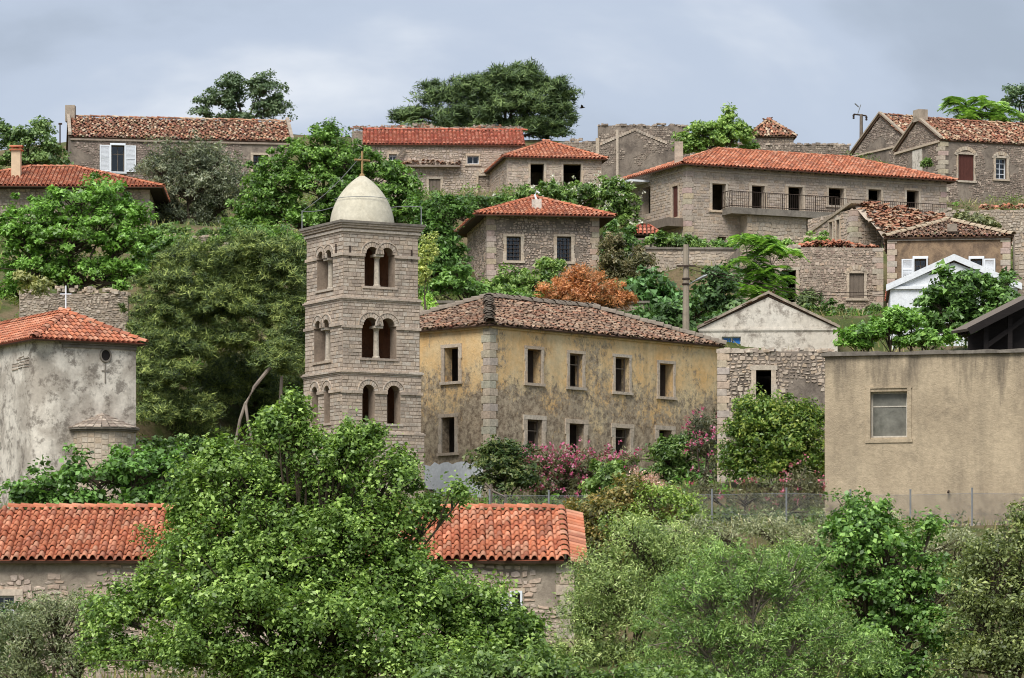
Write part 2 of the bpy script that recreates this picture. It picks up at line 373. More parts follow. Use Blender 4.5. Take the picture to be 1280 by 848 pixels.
def wall_panel(mb, fc, z0, z1, th=.45, caps=False):
    S = sorted({0., fc.L} | {h[0] for h in fc.holes} | {h[1] for h in fc.holes})
    Z = sorted({z0, z1} | {h[2] for h in fc.holes} | {h[3] for h in fc.holes})
    Z = [z for z in Z if z0 - 1e-6 <= z <= z1 + 1e-6]; S = [s for s in S if -1e-6 <= s <= fc.L + 1e-6]
    for i in range(len(S) - 1):
        for j in range(len(Z) - 1):
            a, b, c, d = S[i], S[i + 1], Z[j], Z[j + 1]; ms, mz = (a + b) / 2, (c + d) / 2
            if any(h[0] < ms < h[1] and h[2] < mz < h[3] for h in fc.holes): continue
            mb.face([fc.p(a, c), fc.p(b, c), fc.p(b, d), fc.p(a, d)])
            mb.face([fc.p(b, c, -th), fc.p(a, c, -th), fc.p(a, d, -th), fc.p(b, d, -th)])
    for (a, b, c, d) in fc.holes:
        mb.face([fc.p(a, c), fc.p(a, c, -th), fc.p(a, d, -th), fc.p(a, d)][::-1])
        mb.face([fc.p(b, c), fc.p(b, c, -th), fc.p(b, d, -th), fc.p(b, d)])
        mb.face([fc.p(a, c), fc.p(b, c), fc.p(b, c, -th), fc.p(a, c, -th)])
        if not any(abs(k[5] - d) < 1e-6 and k[3] >= a - 1e-6 and k[4] <= b + 1e-6 for k in fc.arcs):
            mb.face([fc.p(a, d), fc.p(b, d), fc.p(b, d, -th), fc.p(a, d, -th)][::-1])
    for (cs, zs, r, a, b, zt) in fc.arcs:                 # fill between an arch and the top of its rectangular hole
        n = 10; P = [(cs + r * math.cos(math.pi * k / n), zs + r * math.sin(math.pi * k / n)) for k in range(n + 1)]
        P = [(b, zs)] + P + [(a, zs)]
        Q = [(b, zt)] + [(p[0], zt) for p in P[1:-1]] + [(a, zt)]
        for k in range(len(P) - 1):
            p, q, pt_, qt = P[k], P[k + 1], Q[k], Q[k + 1]
            mb.face([fc.p(q[0], q[1]), fc.p(p[0], p[1]), fc.p(*pt_), fc.p(*qt)])
            mb.face([fc.p(p[0], p[1], -th), fc.p(q[0], q[1], -th), fc.p(qt[0], qt[1], -th), fc.p(pt_[0], pt_[1], -th)])
            mb.face([fc.p(p[0], p[1]), fc.p(q[0], q[1]), fc.p(q[0], q[1], -th), fc.p(p[0], p[1], -th)])
    if caps:
        mb.face([fc.p(0, z1), fc.p(fc.L, z1), fc.p(fc.L, z1, -th), fc.p(0, z1, -th)])
        mb.face([fc.p(0, z0, -th), fc.p(0, z0), fc.p(0, z1), fc.p(0, z1, -th)])
        mb.face([fc.p(fc.L, z0), fc.p(fc.L, z0, -th), fc.p(fc.L, z1, -th), fc.p(fc.L, z1)])

def stone_list(fc, z0, z1, h=(.10, .18), l=(.13, .36), joint=.014, proud=.03, jit=.02, pal=PAL_STONE, keep=None, six=True, s0=0., s1=None, bev=.014, margin=.0):
    out = []; s1 = fc.L if s1 is None else s1; z = z0; seed = U(0, 90)
    while z < z1 - .05:
        hh = min(U(*h), z1 - z); zc = z + hh / 2
        iv = [(s0, s1)]
        bl = []
        for (a, b, c, d) in fc.holes:
            if c - margin < z + hh and d + margin > z: bl.append((a - margin, b + margin, a, b, c, d))
        cut = lambda a, b: [w for (x, y) in iv for w in ((x, min(y, a)), (max(x, b), y)) if w[1] - w[0] > .04]
        for (a, b, ra, rb, c, d) in bl:
            ar = [k for k in fc.arcs if k[3] >= ra - 1e-3 and k[4] <= rb + 1e-3 and abs(k[5] - d) < 1e-3]
            if ar and z >= ar[0][1] - .02:                # above the springing only the arch ring is kept free
                for (cs, zs, r, aa, bb, zt) in ar:
                    half = math.sqrt(max(0, (r + .17) ** 2 - max(0, z - zs) ** 2))
                    if half > 0: iv = cut(cs - half, cs + half)
            else: iv = cut(a, b)
        for (x, y) in iv:
            s = x
            while s < y - .02:
                ln = U(*l)
                if y - (s + ln) < l[0] * .6: ln = y - s
                e = s + ln; mid = s + ln / 2
                ok = (fc.top is None or z + hh < fc.top(mid) + .02) and (keep is None or keep(mid, zc, seed))
                if ok:
                    j = joint / 2; J = lambda: U(-jit, jit)
                    sh = hh + (U(-.06, .04) if jit > .015 else 0)
                    a, b, c, d = s + j, e - j, z + j, z + sh - j
                    ring = [(a + abs(J()), c + abs(J())), (b - abs(J()), c + abs(J())), (b - abs(J()), d - abs(J())), (a + abs(J()), d - abs(J()))]
                    if six:
                        t1, t2 = U(.3, .7), U(.3, .7)
                        ring = [ring[0], (a + (b - a) * t1, c + J() * .6), ring[1], ring[2], (a + (b - a) * t2, d + J() * .6), ring[3]]
                    if six and jit > .015:
                        ring = [(p[0] + .03 * mnoise.noise(Vector((p[0] * 2, p[1] * 2, seed))), p[1] + .11 * mnoise.noise(Vector((p[0] * 1.5 + 9, p[1] * 1.5, seed))) + .03 * mnoise.noise(Vector((p[0] * 5, p[1] * 5, seed)))) for p in ring]
                    cx = sum(p[0] for p in ring) / len(ring); cz = sum(p[1] for p in ring) / len(ring)
                    kx = max(.3, 1 - 2 * bev / max(.05, b - a)); kz = max(.3, 1 - 2 * bev / max(.05, d - c))
                    po = proud * U(.45, 1.2)
                    V = [fc.p(p[0], p[1], -.012) for p in ring] + [fc.p(cx + (p[0] - cx) * kx, cz + (p[1] - cz) * kz, po + U(-.004, .004)) for p in ring]
                    n = len(ring)
                    Fs = [tuple(range(n, 2 * n))] + [(k, (k + 1) % n, n + (k + 1) % n, n + k) for k in range(n)]
                    col = random.choice(pal); g = U(.86, 1.1); col = tuple(q * g for q in col)
                    out.append((V, Fs, col, ln * hh))
                s = e
        z += hh
    return out
def stones_build(lst, name, mat, parent, individual=0):
    lst.sort(key=lambda t: -t[3])
    for (V, Fs, col, _) in lst[:individual]:
        m = MB(); m.raw(V, Fs, col); m.build('stone', mat, parent)
    m = MB()
    for (V, Fs, col, _) in lst[individual:]: m.raw(V, Fs, col)
    return m.build(name, mat, parent, kind='stuff')

# ------------------------------------------------------------------ roof tiles
PAL_RED = [srgb(206, 132, 98), srgb(194, 118, 86), srgb(214, 146, 114), srgb(182, 110, 82), srgb(204, 128, 94), srgb(210, 152, 122), srgb(174, 114, 90)]
PAL_REDOLD = [srgb(196, 110, 84), srgb(178, 92, 70), srgb(206, 134, 108), srgb(160, 84, 66), srgb(190, 120, 98)]
PAL_OLD = [srgb(150, 116, 96), srgb(128, 100, 84), srgb(168, 132, 108), srgb(112, 90, 78), srgb(182, 154, 132), srgb(142, 122, 106), srgb(160, 112, 90), srgb(174, 152, 132)]
PAL_OLDRED = [srgb(170, 100, 76), srgb(146, 82, 64), srgb(196, 146, 118), srgb(120, 78, 64), srgb(212, 180, 150), srgb(160, 110, 86), srgb(220, 200, 176)]
PAL_OLDRED = [(r * 1.02, g * 1.04, bb * .95) for r, g, bb in soften(PAL_OLDRED, 1., .68)]; PAL_OLD = [(r * 1.02, g * 1.02, bb * .95) for r, g, bb in soften(PAL_OLD, 1.05, .8)]

def inpoly(poly, x, y):
    r = False; n = len(poly)
    for i in range(n):
        (x1, y1), (x2, y2) = poly[i], poly[(i + 1) % n]
        if (y1 > y) != (y2 > y) and x < (x2 - x1) * (y - y1) / (y2 - y1) + x1: r = not r
    return r
def arc_tile(mb, C, u, v, n, r0, r1, ln, col, seg=5, lift0=.03, lift1=0., flat=.8):
    vs = []
    for (b, r, l) in ((0, r0, lift0), (ln, r1, lift1)):
        for k in range(seg + 1):
            t = math.pi * k / seg
            vs.append(C + u * (-math.cos(t) * r) + v * b + n * (math.sin(t) * r * flat + l))
    fs = [(k, k + 1, seg + 2 + k, seg + 1 + k) for k in range(seg)]
    i = len(vs)                                            # a lip at the lower end gives the tile its thickness
    for k in range(seg + 1):
        t = math.pi * k / seg
        vs.append(C + u * (-math.cos(t) * (r0 - .018)) + n * (math.sin(t) * (r0 - .018) * flat + lift0))
    fs += [(i + k, i + k + 1, k + 1, k) for k in range(seg)]
    mb.raw(vs, fs, col)
def slope(mb, deckmb, E0, E1, R1, R0, w=.23, ex=.36, pal=PAL_RED, jit=.0, miss=0., sag=0., panmb=None, th=.07):
    """one roof plane: deck slab, channel tiles, and a cover tile in every column and course"""
    E0, E1, R0, R1 = map(Vector, (E0, E1, R0, R1))
    u = (E1 - E0).normalized(); mid = (R0 + R1) / 2; hidden = u.x < -.5      # a rear slope carries its channel sheet only
    n = u.cross(mid - E0).normalized()
    if n.z < 0: n = -n
    v = n.cross(u).normalized()
    if v.z < 0: v = -v
    q = lambda P: ((P - E0).dot(u), (P - E0).dot(v))
    poly = [q(E0), q(E1), q(R1), q(R0)]
    if (R1 - R0).length < .02: poly = poly[:3]
    W = lambda a, b, c=0.: E0 + u * a + v * b + n * (c - (sag * math.sin(math.pi * min(1, max(0, a / (E1 - E0).length))) if sag else 0))
    top = [W(a, b, -.02) for a, b in poly]; bot = [W(a, b, -.02 - th) for a, b in poly]
    deckmb.face(bot[::-1])
    (panmb or deckmb).face(top)
    for k in range(len(top)): deckmb.face([bot[k], bot[(k + 1) % len(top)], top[(k + 1) % len(top)], top[k]])
    amin, amax = min(p[0] for p in poly), max(p[0] for p in poly); bmax = max(p[1] for p in poly)
    nc = max(1, round((amax - amin) / w)); w = (amax - amin) / nc; nr = int(bmax / ex) + 1
    r = w * .40
    if hidden: nc = 0
    for i in range(nc):
        a = amin + (i + .5) * w; off = U(-.5, .5) * jit * ex
        for j in range(nr):
            b = j * ex + off
            if not inpoly(poly, a, min(b + ex * .55, bmax - .02)): continue
            if random.random() < miss: continue
            ja, jb, jr = U(-1, 1) * jit * w * .5, U(-1, 1) * jit * ex * .35, U(-1, 1) * jit * .28
            uu = (u * math.cos(jr) + v * math.sin(jr)); vv = (v * math.cos(jr) - u * math.sin(jr))
            g = U(.85, 1.12) if jit < .3 else U(.6, 1.2); col = random.choice(pal); col = tuple(c * g for c in col)
            ln = ex * 1.22
            arc_tile(mb, W(a + ja, max(b + jb, -.03), .0 + U(0, .03) * jit), uu, vv, n, r * U(.96, 1.08), r * .86, min(ln, max(.1, bmax - b + .05)), col, 4, .035)
            if jit > .3 and random.random() < .75:         # channel tiles of an old roof show between the covers
                arc_tile(mb, W(a + w * .5 + ja, max(b + jb + U(-.1, .1), -.03), .035), -uu, vv, -n, r * .95, r * .9, ln, tuple(c * U(.55, .9) for c in col), 3, -.02)
def caps(mb, P, Q, r=.14, ln=.4, pal=PAL_RED, jit=0.):
    P, Q = Vector(P), Vector(Q); d = Q - P; L = d.length; d.normalize()
    s = d.cross(Vector((0, 0, 1))).normalized(); n = s.cross(d)
    if n.z < 0: n = -n
    k = 0.
    while k < L:
        col = random.choice(pal); g = U(.85, 1.12)
        arc_tile(mb, P + d * k + n * (.02 + U(0, .03) * jit) + s * U(-.05, .05) * jit, s, d, n, r * U(.95, 1.05), r * .85, ln * 1.15, tuple(c * g for c in col), 5, .03)
        k += ln

# ------------------------------------------------------------------ houses
FOOT = []; PAL_QUOIN = soften(PAL_PALE, .97, .4)
class House:
    """rectangular building seen from its near corner: face F runs right, face L runs back to the left"""
    def __init__(s, name, label, px, D, a, py_base, py_eave, pxr=None, L=None, W=6., pxl=None, cat='house', group=None, wall='mortar', over=.35,
                 sink=1.5, th=.45, py_ridge=None, ridge_off=None):
        s.over = over; s.th = th; s.wall = wall
        s.c = Vector((X_(px, D), D, 0)); a = R(a); s.u = Vector((math.cos(a), math.sin(a), 0)); s.v = Vector((-math.sin(a), math.cos(a), 0))
        fc = Face(s.c, s.u, -s.v, 1)
        s.L = L if L is not None else fc.s_at(pxr)
        s.W = W if pxl is None else Face(s.c, s.v, -s.u, 1).s_at(pxl)
        s.z0 = Z_(py_base, D) - sink; s.ze = Z_(py_eave, D)
        FOOT.append((s.c.copy(), s.u, s.v, s.L, s.W))
        s.root = empty(name, (s.c.x, s.c.y, Z_(py_base, D)), label, cat, group)
        s.F = Face(s.c, s.u, -s.v, s.L); s.Lf = Face(s.c + s.v * s.W, -s.v, -s.u, s.W)
        s.Rf = Face(s.c + s.u * s.L, s.v, s.u, s.W); s.B = Face(s.c + s.u * s.L + s.v * s.W, -s.u, s.v, s.L)
        s.faces = dict(F=s.F, L=s.Lf, R=s.Rf, B=s.B); s.zt = s.ze; s.gable = None; s.slope = 0
        s.jobs = []
    def P(s, a, b, z): q = s.c + s.u * a + s.v * b; return Vector((q.x, q.y, z))
    def hole(s, face, x0, x1, y0, y1):
        r = s.faces[face].rect(x0, x1, y0, y1); s.faces[face].holes.append(r); return r
    def win(s, face, x0, x1, y0, y1, style='open', sur=.11, mat='quoin', **kw):
        r = s.hole(face, x0, x1, y0, y1); s.jobs.append((face, r, style, sur, mat, kw)); return r
    # -- roofs set wall top, so they are chosen before finish()
    def roof(s, kind, ridge_py=None, rise=None, tile='red', w=.23, ex=.36, jit=.02, miss=0., sag=0., capmat=None, capr=.14, name='roof'):
        o = s.over; L, W = s.L, s.W
        half = (min(W, L) / 2 if kind == 'hip' else W / 2 if kind == 'gable_u' else L / 2) + o
        if rise is None:
            m = s.P(L / 2, W / 2, 0) if kind != 'gable_v' else s.P(L / 2, -o, 0)
            if kind == 'hip': m = s.P(min(W, L) / 2, min(W, L) / 2, 0)
            rise = Z_(ridge_py, m.y) - s.ze
        p = rise / half; s.slope = p; s.zt = s.ze + o * p - .10; s.gable = kind
        zr = s.ze + rise; ze = s.ze
        mat, pal, pan = {'red': (M['tile_red'], PAL_RED, M['pan']), 'redold': (M['tile_red'], PAL_REDOLD, M['pan']),
                         'old': (M['tile_old'], PAL_OLD, M['pan_old']), 'oldred': (M['tile_old'], PAL_OLDRED, M['pan_old'])}[tile]
        tm, dm, pm, cm = MB(), MB(), MB(), MB()
        kw = dict(w=w, ex=ex, pal=pal, jit=jit, miss=miss, sag=sag, panmb=pm)
        A, B, C, D = s.P(-o, -o, ze), s.P(L + o, -o, ze), s.P(L + o, W + o, ze), s.P(-o, W + o, ze)
        if kind == 'hip':
            if L >= W: r0, r1 = s.P(W / 2, W / 2, zr), s.P(L - W / 2, W / 2, zr); k = ('u')
            else: r0 = r1 = None
            if L >= W:
                slope(tm, dm, A, B, r1, r0, **kw); slope(tm, dm, D, A, r0, r0, **kw)
                slope(tm, dm, B, C, r1, r1, **kw); slope(tm, dm, C, D, r0, r1, **kw)
                ln = [(A, r0), (D, r0), (B, r1), (C, r1), (r0, r1)]
            else:
                r0, r1 = s.P(L / 2, L / 2, zr), s.P(L / 2, W - L / 2, zr)
                slope(tm, dm, A, B, r0, r0, **kw); slope(tm, dm, D, A, r0, r1, **kw)
                slope(tm, dm, B, C, r1, r0, **kw); slope(tm, dm, C, D, r1, r1, **kw)
                ln = [(A, r0), (B, r0), (D, r1), (C, r1), (r0, r1)]
            for (a, b) in ln: caps(cm, a, b, capr, .38, pal, 1. if jit > .3 else .1)
        elif kind == 'gable_u':
            r0, r1 = s.P(-o, W / 2, zr), s.P(L + o, W / 2, zr)
            slope(tm, dm, A, B, r1, r0, **kw); slope(tm, dm, C, D, r0, r1, **kw)
            caps(cm, r0, r1, capr, .38, pal, 1. if jit > .3 else .1)
        elif kind == 'gable_v':
            r0, r1 = s.P(L / 2, -o, zr), s.P(L / 2, W + o, zr)
            slope(tm, dm, D, A, r0, r1, **kw); slope(tm, dm, B, C, r1, r0, **kw)
            caps(cm, r0, r1, capr, .38, pal, 1. if jit > .3 else .1)
        rf = dm.build(name, M['deck'], s.root)
        pm.build('channel_tiles', pan, rf, kind='stuff'); tm.build('cover_tiles', mat, rf, kind='stuff')
        cm.build('ridge_tiles', capmat or mat, rf, kind='stuff')
        s.roof_obj = rf; s.zr = zr
        return rf
    def topf(s, key):
        fc = s.faces[key]
        if (s.gable == 'gable_u' and key in 'LR') or (s.gable == 'gable_v' and key in 'FB'):
            L = fc.L; return lambda a: s.zt + (L / 2 - abs(a - L / 2)) * s.slope - .02
        return None
    def finish(s, stone=None, faces='FL', pale=None, stones_name='stones', individual=0, mat='stone', quoins=(), qh=.3, qmat='quoin', caps_=False):
        mb = MB()
        for k, fc in s.faces.items():
            wall_panel(mb, fc, s.z0, s.zt, s.th)
            fc.top = s.topf(k)
            if fc.top:
                L = fc.L
                mb.face([fc.p(0, s.zt), fc.p(L, s.zt), fc.p(L / 2, s.zt + L / 2 * s.slope - .04)])
                mb.face([fc.p(0, s.zt, -s.th), fc.p(L / 2, s.zt + L / 2 * s.slope - .04, -s.th), fc.p(L, s.zt, -s.th)])
        s.wall_obj = mb.build('wall', M[s.wall], s.root)
        if stone:
            lst = []
            for k in faces:
                fc = s.faces[k]
                zt = s.zt + (fc.L / 2 * s.slope if fc.top else 0)
                lst += stone_list(fc, s.z0 + .6, zt - .02, margin=.02, **stone)
            k_ = U(.92, 1.07); tn = (k_ * U(.99, 1.04), k_ * U(.97, 1.0), k_ * U(.93, 1.02))      # every house was built from its own stone
            lst = [(V, Fs, tuple(col[i] * tn[i] for i in range(3)), ar) for (V, Fs, col, ar) in lst]
            stones_build(lst, 'stonework', M[mat], s.wall_obj, 0)
        for (face, r, style, sur, m, kw) in s.jobs: window_parts(s, s.faces[face], r, style, sur, m, **kw)
        for key in quoins: s.quoin(key, qh, qmat, .46, .36)
        return s
    def quoin(s, key, h=.3, mat='quoin', a0=.55, b0=.32, joined=False):
        """alternating dressed blocks up a corner: 0 near corner, 1 right corner"""
        c = s.c if key == 0 else s.c + s.u * s.L
        su = 1 if key == 0 else -1
        z = s.z0 + .9; k = 0; e = .045
        shared = {}
        while z < s.zt - .05:
            hh = min(h, s.zt - z); la, lb = (a0, b0) if k % 2 else (b0, a0)
            kk = (k % 2, (k // 2) % 3, round(hh, 2))
            if kk not in shared or joined:
                m = MB(); g = .011
                o = Vector((0, 0, 0)) - s.u * su * e - s.v * e
                ua, vb, wz = s.u * su * (la + e), s.v * (lb + e), Vector((0, 0, hh - g))
                b = .012   # small chamfer on the outer faces
                p = [o, o + ua, o + ua + vb, o + vb]
                inn = [o + s.u * su * b + s.v * b, o + ua + s.v * b, o + ua + vb, o + vb + s.u * su * b]
                vs = [q + Vector((0, 0, 0)) for q in inn] + [q + Vector((0, 0, b)) for q in p] + [q + Vector((0, 0, hh - g - b)) for q in p] + [q + Vector((0, 0, hh - g)) for q in inn]
                fs = [(3, 2, 1, 0), (12, 13, 14, 15)]
                for lv in range(3):
                    for q in range(4): fs.append((lv * 4 + q, lv * 4 + (q + 1) % 4, lv * 4 + 4 + (q + 1) % 4, lv * 4 + 4 + q))
                m.raw(vs, fs, tuple(q * U(.9, 1.06) for q in random.choice(PAL_QUOIN))); shared[kk] = m
                ob = m.build('quoin', M[mat], None); shared[kk] = ob.data
            else:
                ob = bpy.data.objects.new('quoin', shared[kk]); COL.objects.link(ob)
            ob.parent = s.wall_obj
            ob.location = Vector((c.x, c.y, z)) - origin(s.wall_obj)
            z += hh; k += 1

def bar(mb, fc, a, b, c, d, o0, o1, col=(1, 1, 1)):
    """box on a wall face: s a..b, z c..d, from offset o0 out to o1"""
    mb.obox(fc.p(a, c, o0), fc.d * (b - a), fc.n * (o1 - o0), Vector((0, 0, d - c)), col)
def pick(p): g = U(.9, 1.1); return tuple(c * g for c in random.choice(p))
def window_parts(h, fc, r, style, sur, mat, root=None, arch=False, rail=False, ext=.04, sillext=.08, mull=1, trans=1, bars=0, fmat='wood_grey', drop=0., pmat='glass'):
    a, b, c, d = r; par = root or h.root
    if sur:
        n = max(2, int((d - c) / .38)); so = par           # jambs of alternately long and short blocks
        for sd in (-1, 1):
            m = MB(); e0 = a if sd < 0 else b; pr = [(e0, c)]
            for k in range(n):
                q = sur * (1.0 if k % 2 else 1.3); pr += [(e0 + sd * q, c + (d - c) * k / n), (e0 + sd * q, c + (d - c) * (k + 1) / n)]
            pr.append((e0, d)); N_ = len(pr); vs = [fc.p(x, z, -.03) for x, z in pr] + [fc.p(x, z, ext + .012) for x, z in pr]; m.raw(vs, [], (1, 1, 1))
            col = pick(PAL_PALE)
            for k in range(n):
                i1, i2 = 1 + 2 * k, 2 + 2 * k; z0, z1 = pr[i1][1], pr[i2][1]
                i = len(m.v); m.v += [tuple(fc.p(e0, z0, ext + .012)), tuple(fc.p(e0, z1, ext + .012))]
                m.f.append((i, N_ + i1, N_ + i2, i + 1)); m.c.append(pick(PAL_PALE))
            for k in range(N_): m.f.append((k, (k + 1) % N_, N_ + (k + 1) % N_, N_ + k)); m.c.append(col)
            m.build('jamb', M[mat], par)
        if arch:
            m = MB(); n = 9; L = b - a; R_ = L * .62; cz = d - math.sqrt(max(.01, R_ ** 2 - (L / 2) ** 2)); mid = (a + b) / 2; th0 = math.asin(min(1, (L / 2 + .02) / R_)) * 1.15
            for k in range(n):
                t0, t1 = -th0 + 2 * th0 * k / n + .015, -th0 + 2 * th0 * (k + 1) / n - .015
                q = [(mid + R_ * math.sin(t0), cz + R_ * math.cos(t0) + .0), (mid + R_ * math.sin(t1), cz + R_ * math.cos(t1)),
                     (mid + (R_ + .24) * math.sin(t1), cz + (R_ + .24) * math.cos(t1)), (mid + (R_ + .24) * math.sin(t0), cz + (R_ + .24) * math.cos(t0))]
                vs = [fc.p(x, y, -.02) for x, y in q] + [fc.p(x, y, ext + .02) for x, y in q]
                m.raw(vs, [(4, 5, 6, 7), (0, 1, 5, 4), (1, 2, 6, 5), (2, 3, 7, 6), (3, 0, 4, 7)], pick(PAL_PALE))
            m.build('arch', M[mat], so)
        m = MB(); bar(m, fc, a - sur * 1.3, b + sur * 1.3, d + .006, d + max(.14, sur), -.03, ext + .02, pick(PAL_PALE)); m.build('lintel', M[mat], so)
        m = MB(); bar(m, fc, a - sur - sillext, b + sur + sillext, c - .13, c - .006, -.03, ext + .06, pick(PAL_PALE)); m.build('sill', M[mat], so)
    dep = -.22
    if style in ('frame', 'glazed', 'shut_r', 'shut_l', 'shut_both', 'grid', 'broken'):
        m = MB(); t = .06
        bar(m, fc, a, a + t, c, d, dep - .05, dep); bar(m, fc, b - t, b, c, d, dep - .05, dep)
        bar(m, fc, a + t, b - t, c, c + t, dep - .05, dep); bar(m, fc, a + t, b - t, d - t, d, dep - .05, dep)
        for k in range(mull):
            x = a + (b - a) * (k + 1) / (mull + 1); bar(m, fc, x - .02, x + .02, c + t, d - t, dep - .045, dep + .004)
        for k in range(trans):
            z = c + (d - c) * (.68 if trans == 1 else (k + 1) / (trans + 1)); bar(m, fc, a + t, b - t, z - .02, z + .02, dep - .047, dep - .002)
        wo_ = m.build('window', M[fmat], par)
        if style != 'broken':
            m = MB(); bar(m, fc, a + t, b - t, c + t, d - t, dep - .03, dep - .02); m.build('pane', M[pmat], wo_)
    if style == 'plank':                                  # closed board shutter
        n = max(3, int((b - a) / .2)); root_ = None
        for k in range(n):
            m = MB(); x0, x1 = a + (b - a) * k / n, a + (b - a) * (k + 1) / n - .012
            bar(m, fc, x0, x1, c + .01, d - .01, -.10, -.05 + (.004 if k % 2 else 0)); m.build('board', M[fmat], h.wall_obj)
    if style == 'blocked':                                # opening walled up with rubble
        f2 = Face(fc.p(a, 0, -.12), fc.d, fc.n, b - a); m = MB()
        bar(m, fc, a, b, c, d, -.2, -.13); bo = m.build('blocking_wall', M['mortar'], par)
        stones_build(stone_list(f2, c, d, pal=PAL_DARK, h=(.12, .2), l=(.15, .35)), 'stonework', M['stone'], bo)
    if style in ('shut_l', 'shut_r', 'shut_both'):
        for sd in ((-1,) if style == 'shut_l' else (1,) if style == 'shut_r' else (-1, 1)):
            m = MB(); w2 = (b - a) * (.95 if style != 'shut_both' else .8); x0 = a - sur - w2 if sd < 0 else b + sur; t = .07
            o0, o1 = ext + .03, ext + .075
            bar(m, fc, x0, x0 + t, c, d, o0, o1); bar(m, fc, x0 + w2 - t, x0 + w2, c, d, o0, o1)
            for z in (c, (c + d) / 2 - t / 2, d - t): bar(m, fc, x0 + t, x0 + w2 - t, z, z + t, o0, o1 - .002)
            sh = m.build('shutter', M['white_paint'], par); m = MB()
            k = c + t
            while k < d - t:
                m.obox(fc.p(x0 + t, k, o0 + .005), fc.d * (w2 - 2 * t), fc.n * .028, Vector((0, 0, .035)) - fc.n * .02); k += .055
            m.build('louvres', M['white_paint'], sh)
        if style == 'shut_both' or True:
            m = MB()
            for (x0, x1, z0, z1) in ((a - .06, a, c, d), (b, b + .06, c, d), (a - .06, b + .06, d, d + .07), (a - .06, b + .06, c - .07, c)):
                bar(m, fc, x0, x1, z0, z1, .0, ext + .085)
            m.build('window_casing', M['white_paint'], par)
    if style == 'grid':
        m = MB()
        for k in range(1, 4): x = a + (b - a) * k / 4; bar(m, fc, x - .012, x + .012, c, d, -.08, -.06)
        for k in range(1, 6): z = c + (d - c) * k / 6; bar(m, fc, a, b, z - .012, z + .012, -.0595, -.045)
        m.build('window_grille', M['iron'], par)
    if rail:
        m = MB(); z1 = c + .95
        bar(m, fc, a - .03, b + .03, z1, z1 + .04, .02, .06); bar(m, fc, a - .03, b + .03, c + .08, c + .12, .02, .06)
        n = 7
        for k in range(n + 1): x = a + (b - a) * k / n; bar(m, fc, x - .01, x + .01, c + .12, z1, .03, .05)
        m.build('railing', M['iron'], par)

def chimney(parent, P, wd, ht, mat, cap='slab', name='chimney'):
    P = Vector(P); m = MB(); m.obox(P - Vector((wd / 2, wd / 2, .6)), (wd, 0, 0), (0, wd, 0), (0, 0, ht + .6))
    ch = m.build(name, mat, parent); m = MB(); w2 = wd * .72
    if cap == 'slab': m.obox(P + Vector((-w2, -w2, ht)), (2 * w2, 0, 0), (0, 2 * w2, 0), (0, 0, .07))
    if cap == 'tiles':
        m.obox(P + Vector((-w2, -w2, ht)), (2 * w2, 0, 0), (0, 2 * w2, 0), (0, 0, .05), PAL_RED[0])
        for sx in (-1, 1): m.obox(P + Vector((sx * wd * .4 - .05, -wd * .3, ht + .05)), (.1, 0, 0), (0, wd * .6, 0), (0, 0, .14), PAL_RED[2])
        arc_tile(m, P + Vector((-w2, 0, ht + .19)), Vector((0, 1, 0)), Vector((1, 0, 0)), Vector((0, 0, 1)), w2 * .8, w2 * .8, 2 * w2, PAL_RED[1], 6, 0, 0, .4)
    if m.f: m.build('chimney_cap', M['tile_red'] if cap == 'tiles' else M['concrete'], ch)
    return ch

RUB = dict(h=(.10, .19), l=(.12, .34), pal=PAL_STONE, proud=.035, jit=.032)
RUBD = dict(h=(.09, .17), l=(.11, .3), pal=PAL_DARK, proud=.03, jit=.032)
RUBP = dict(h=(.12, .21), l=(.15, .4), pal=PAL_PALE + PAL_STONE, proud=.03, jit=.026)
def patch(th, sc=.45): return lambda s, z, sd: fbm(s * sc + sd, z * sc, sd) < th

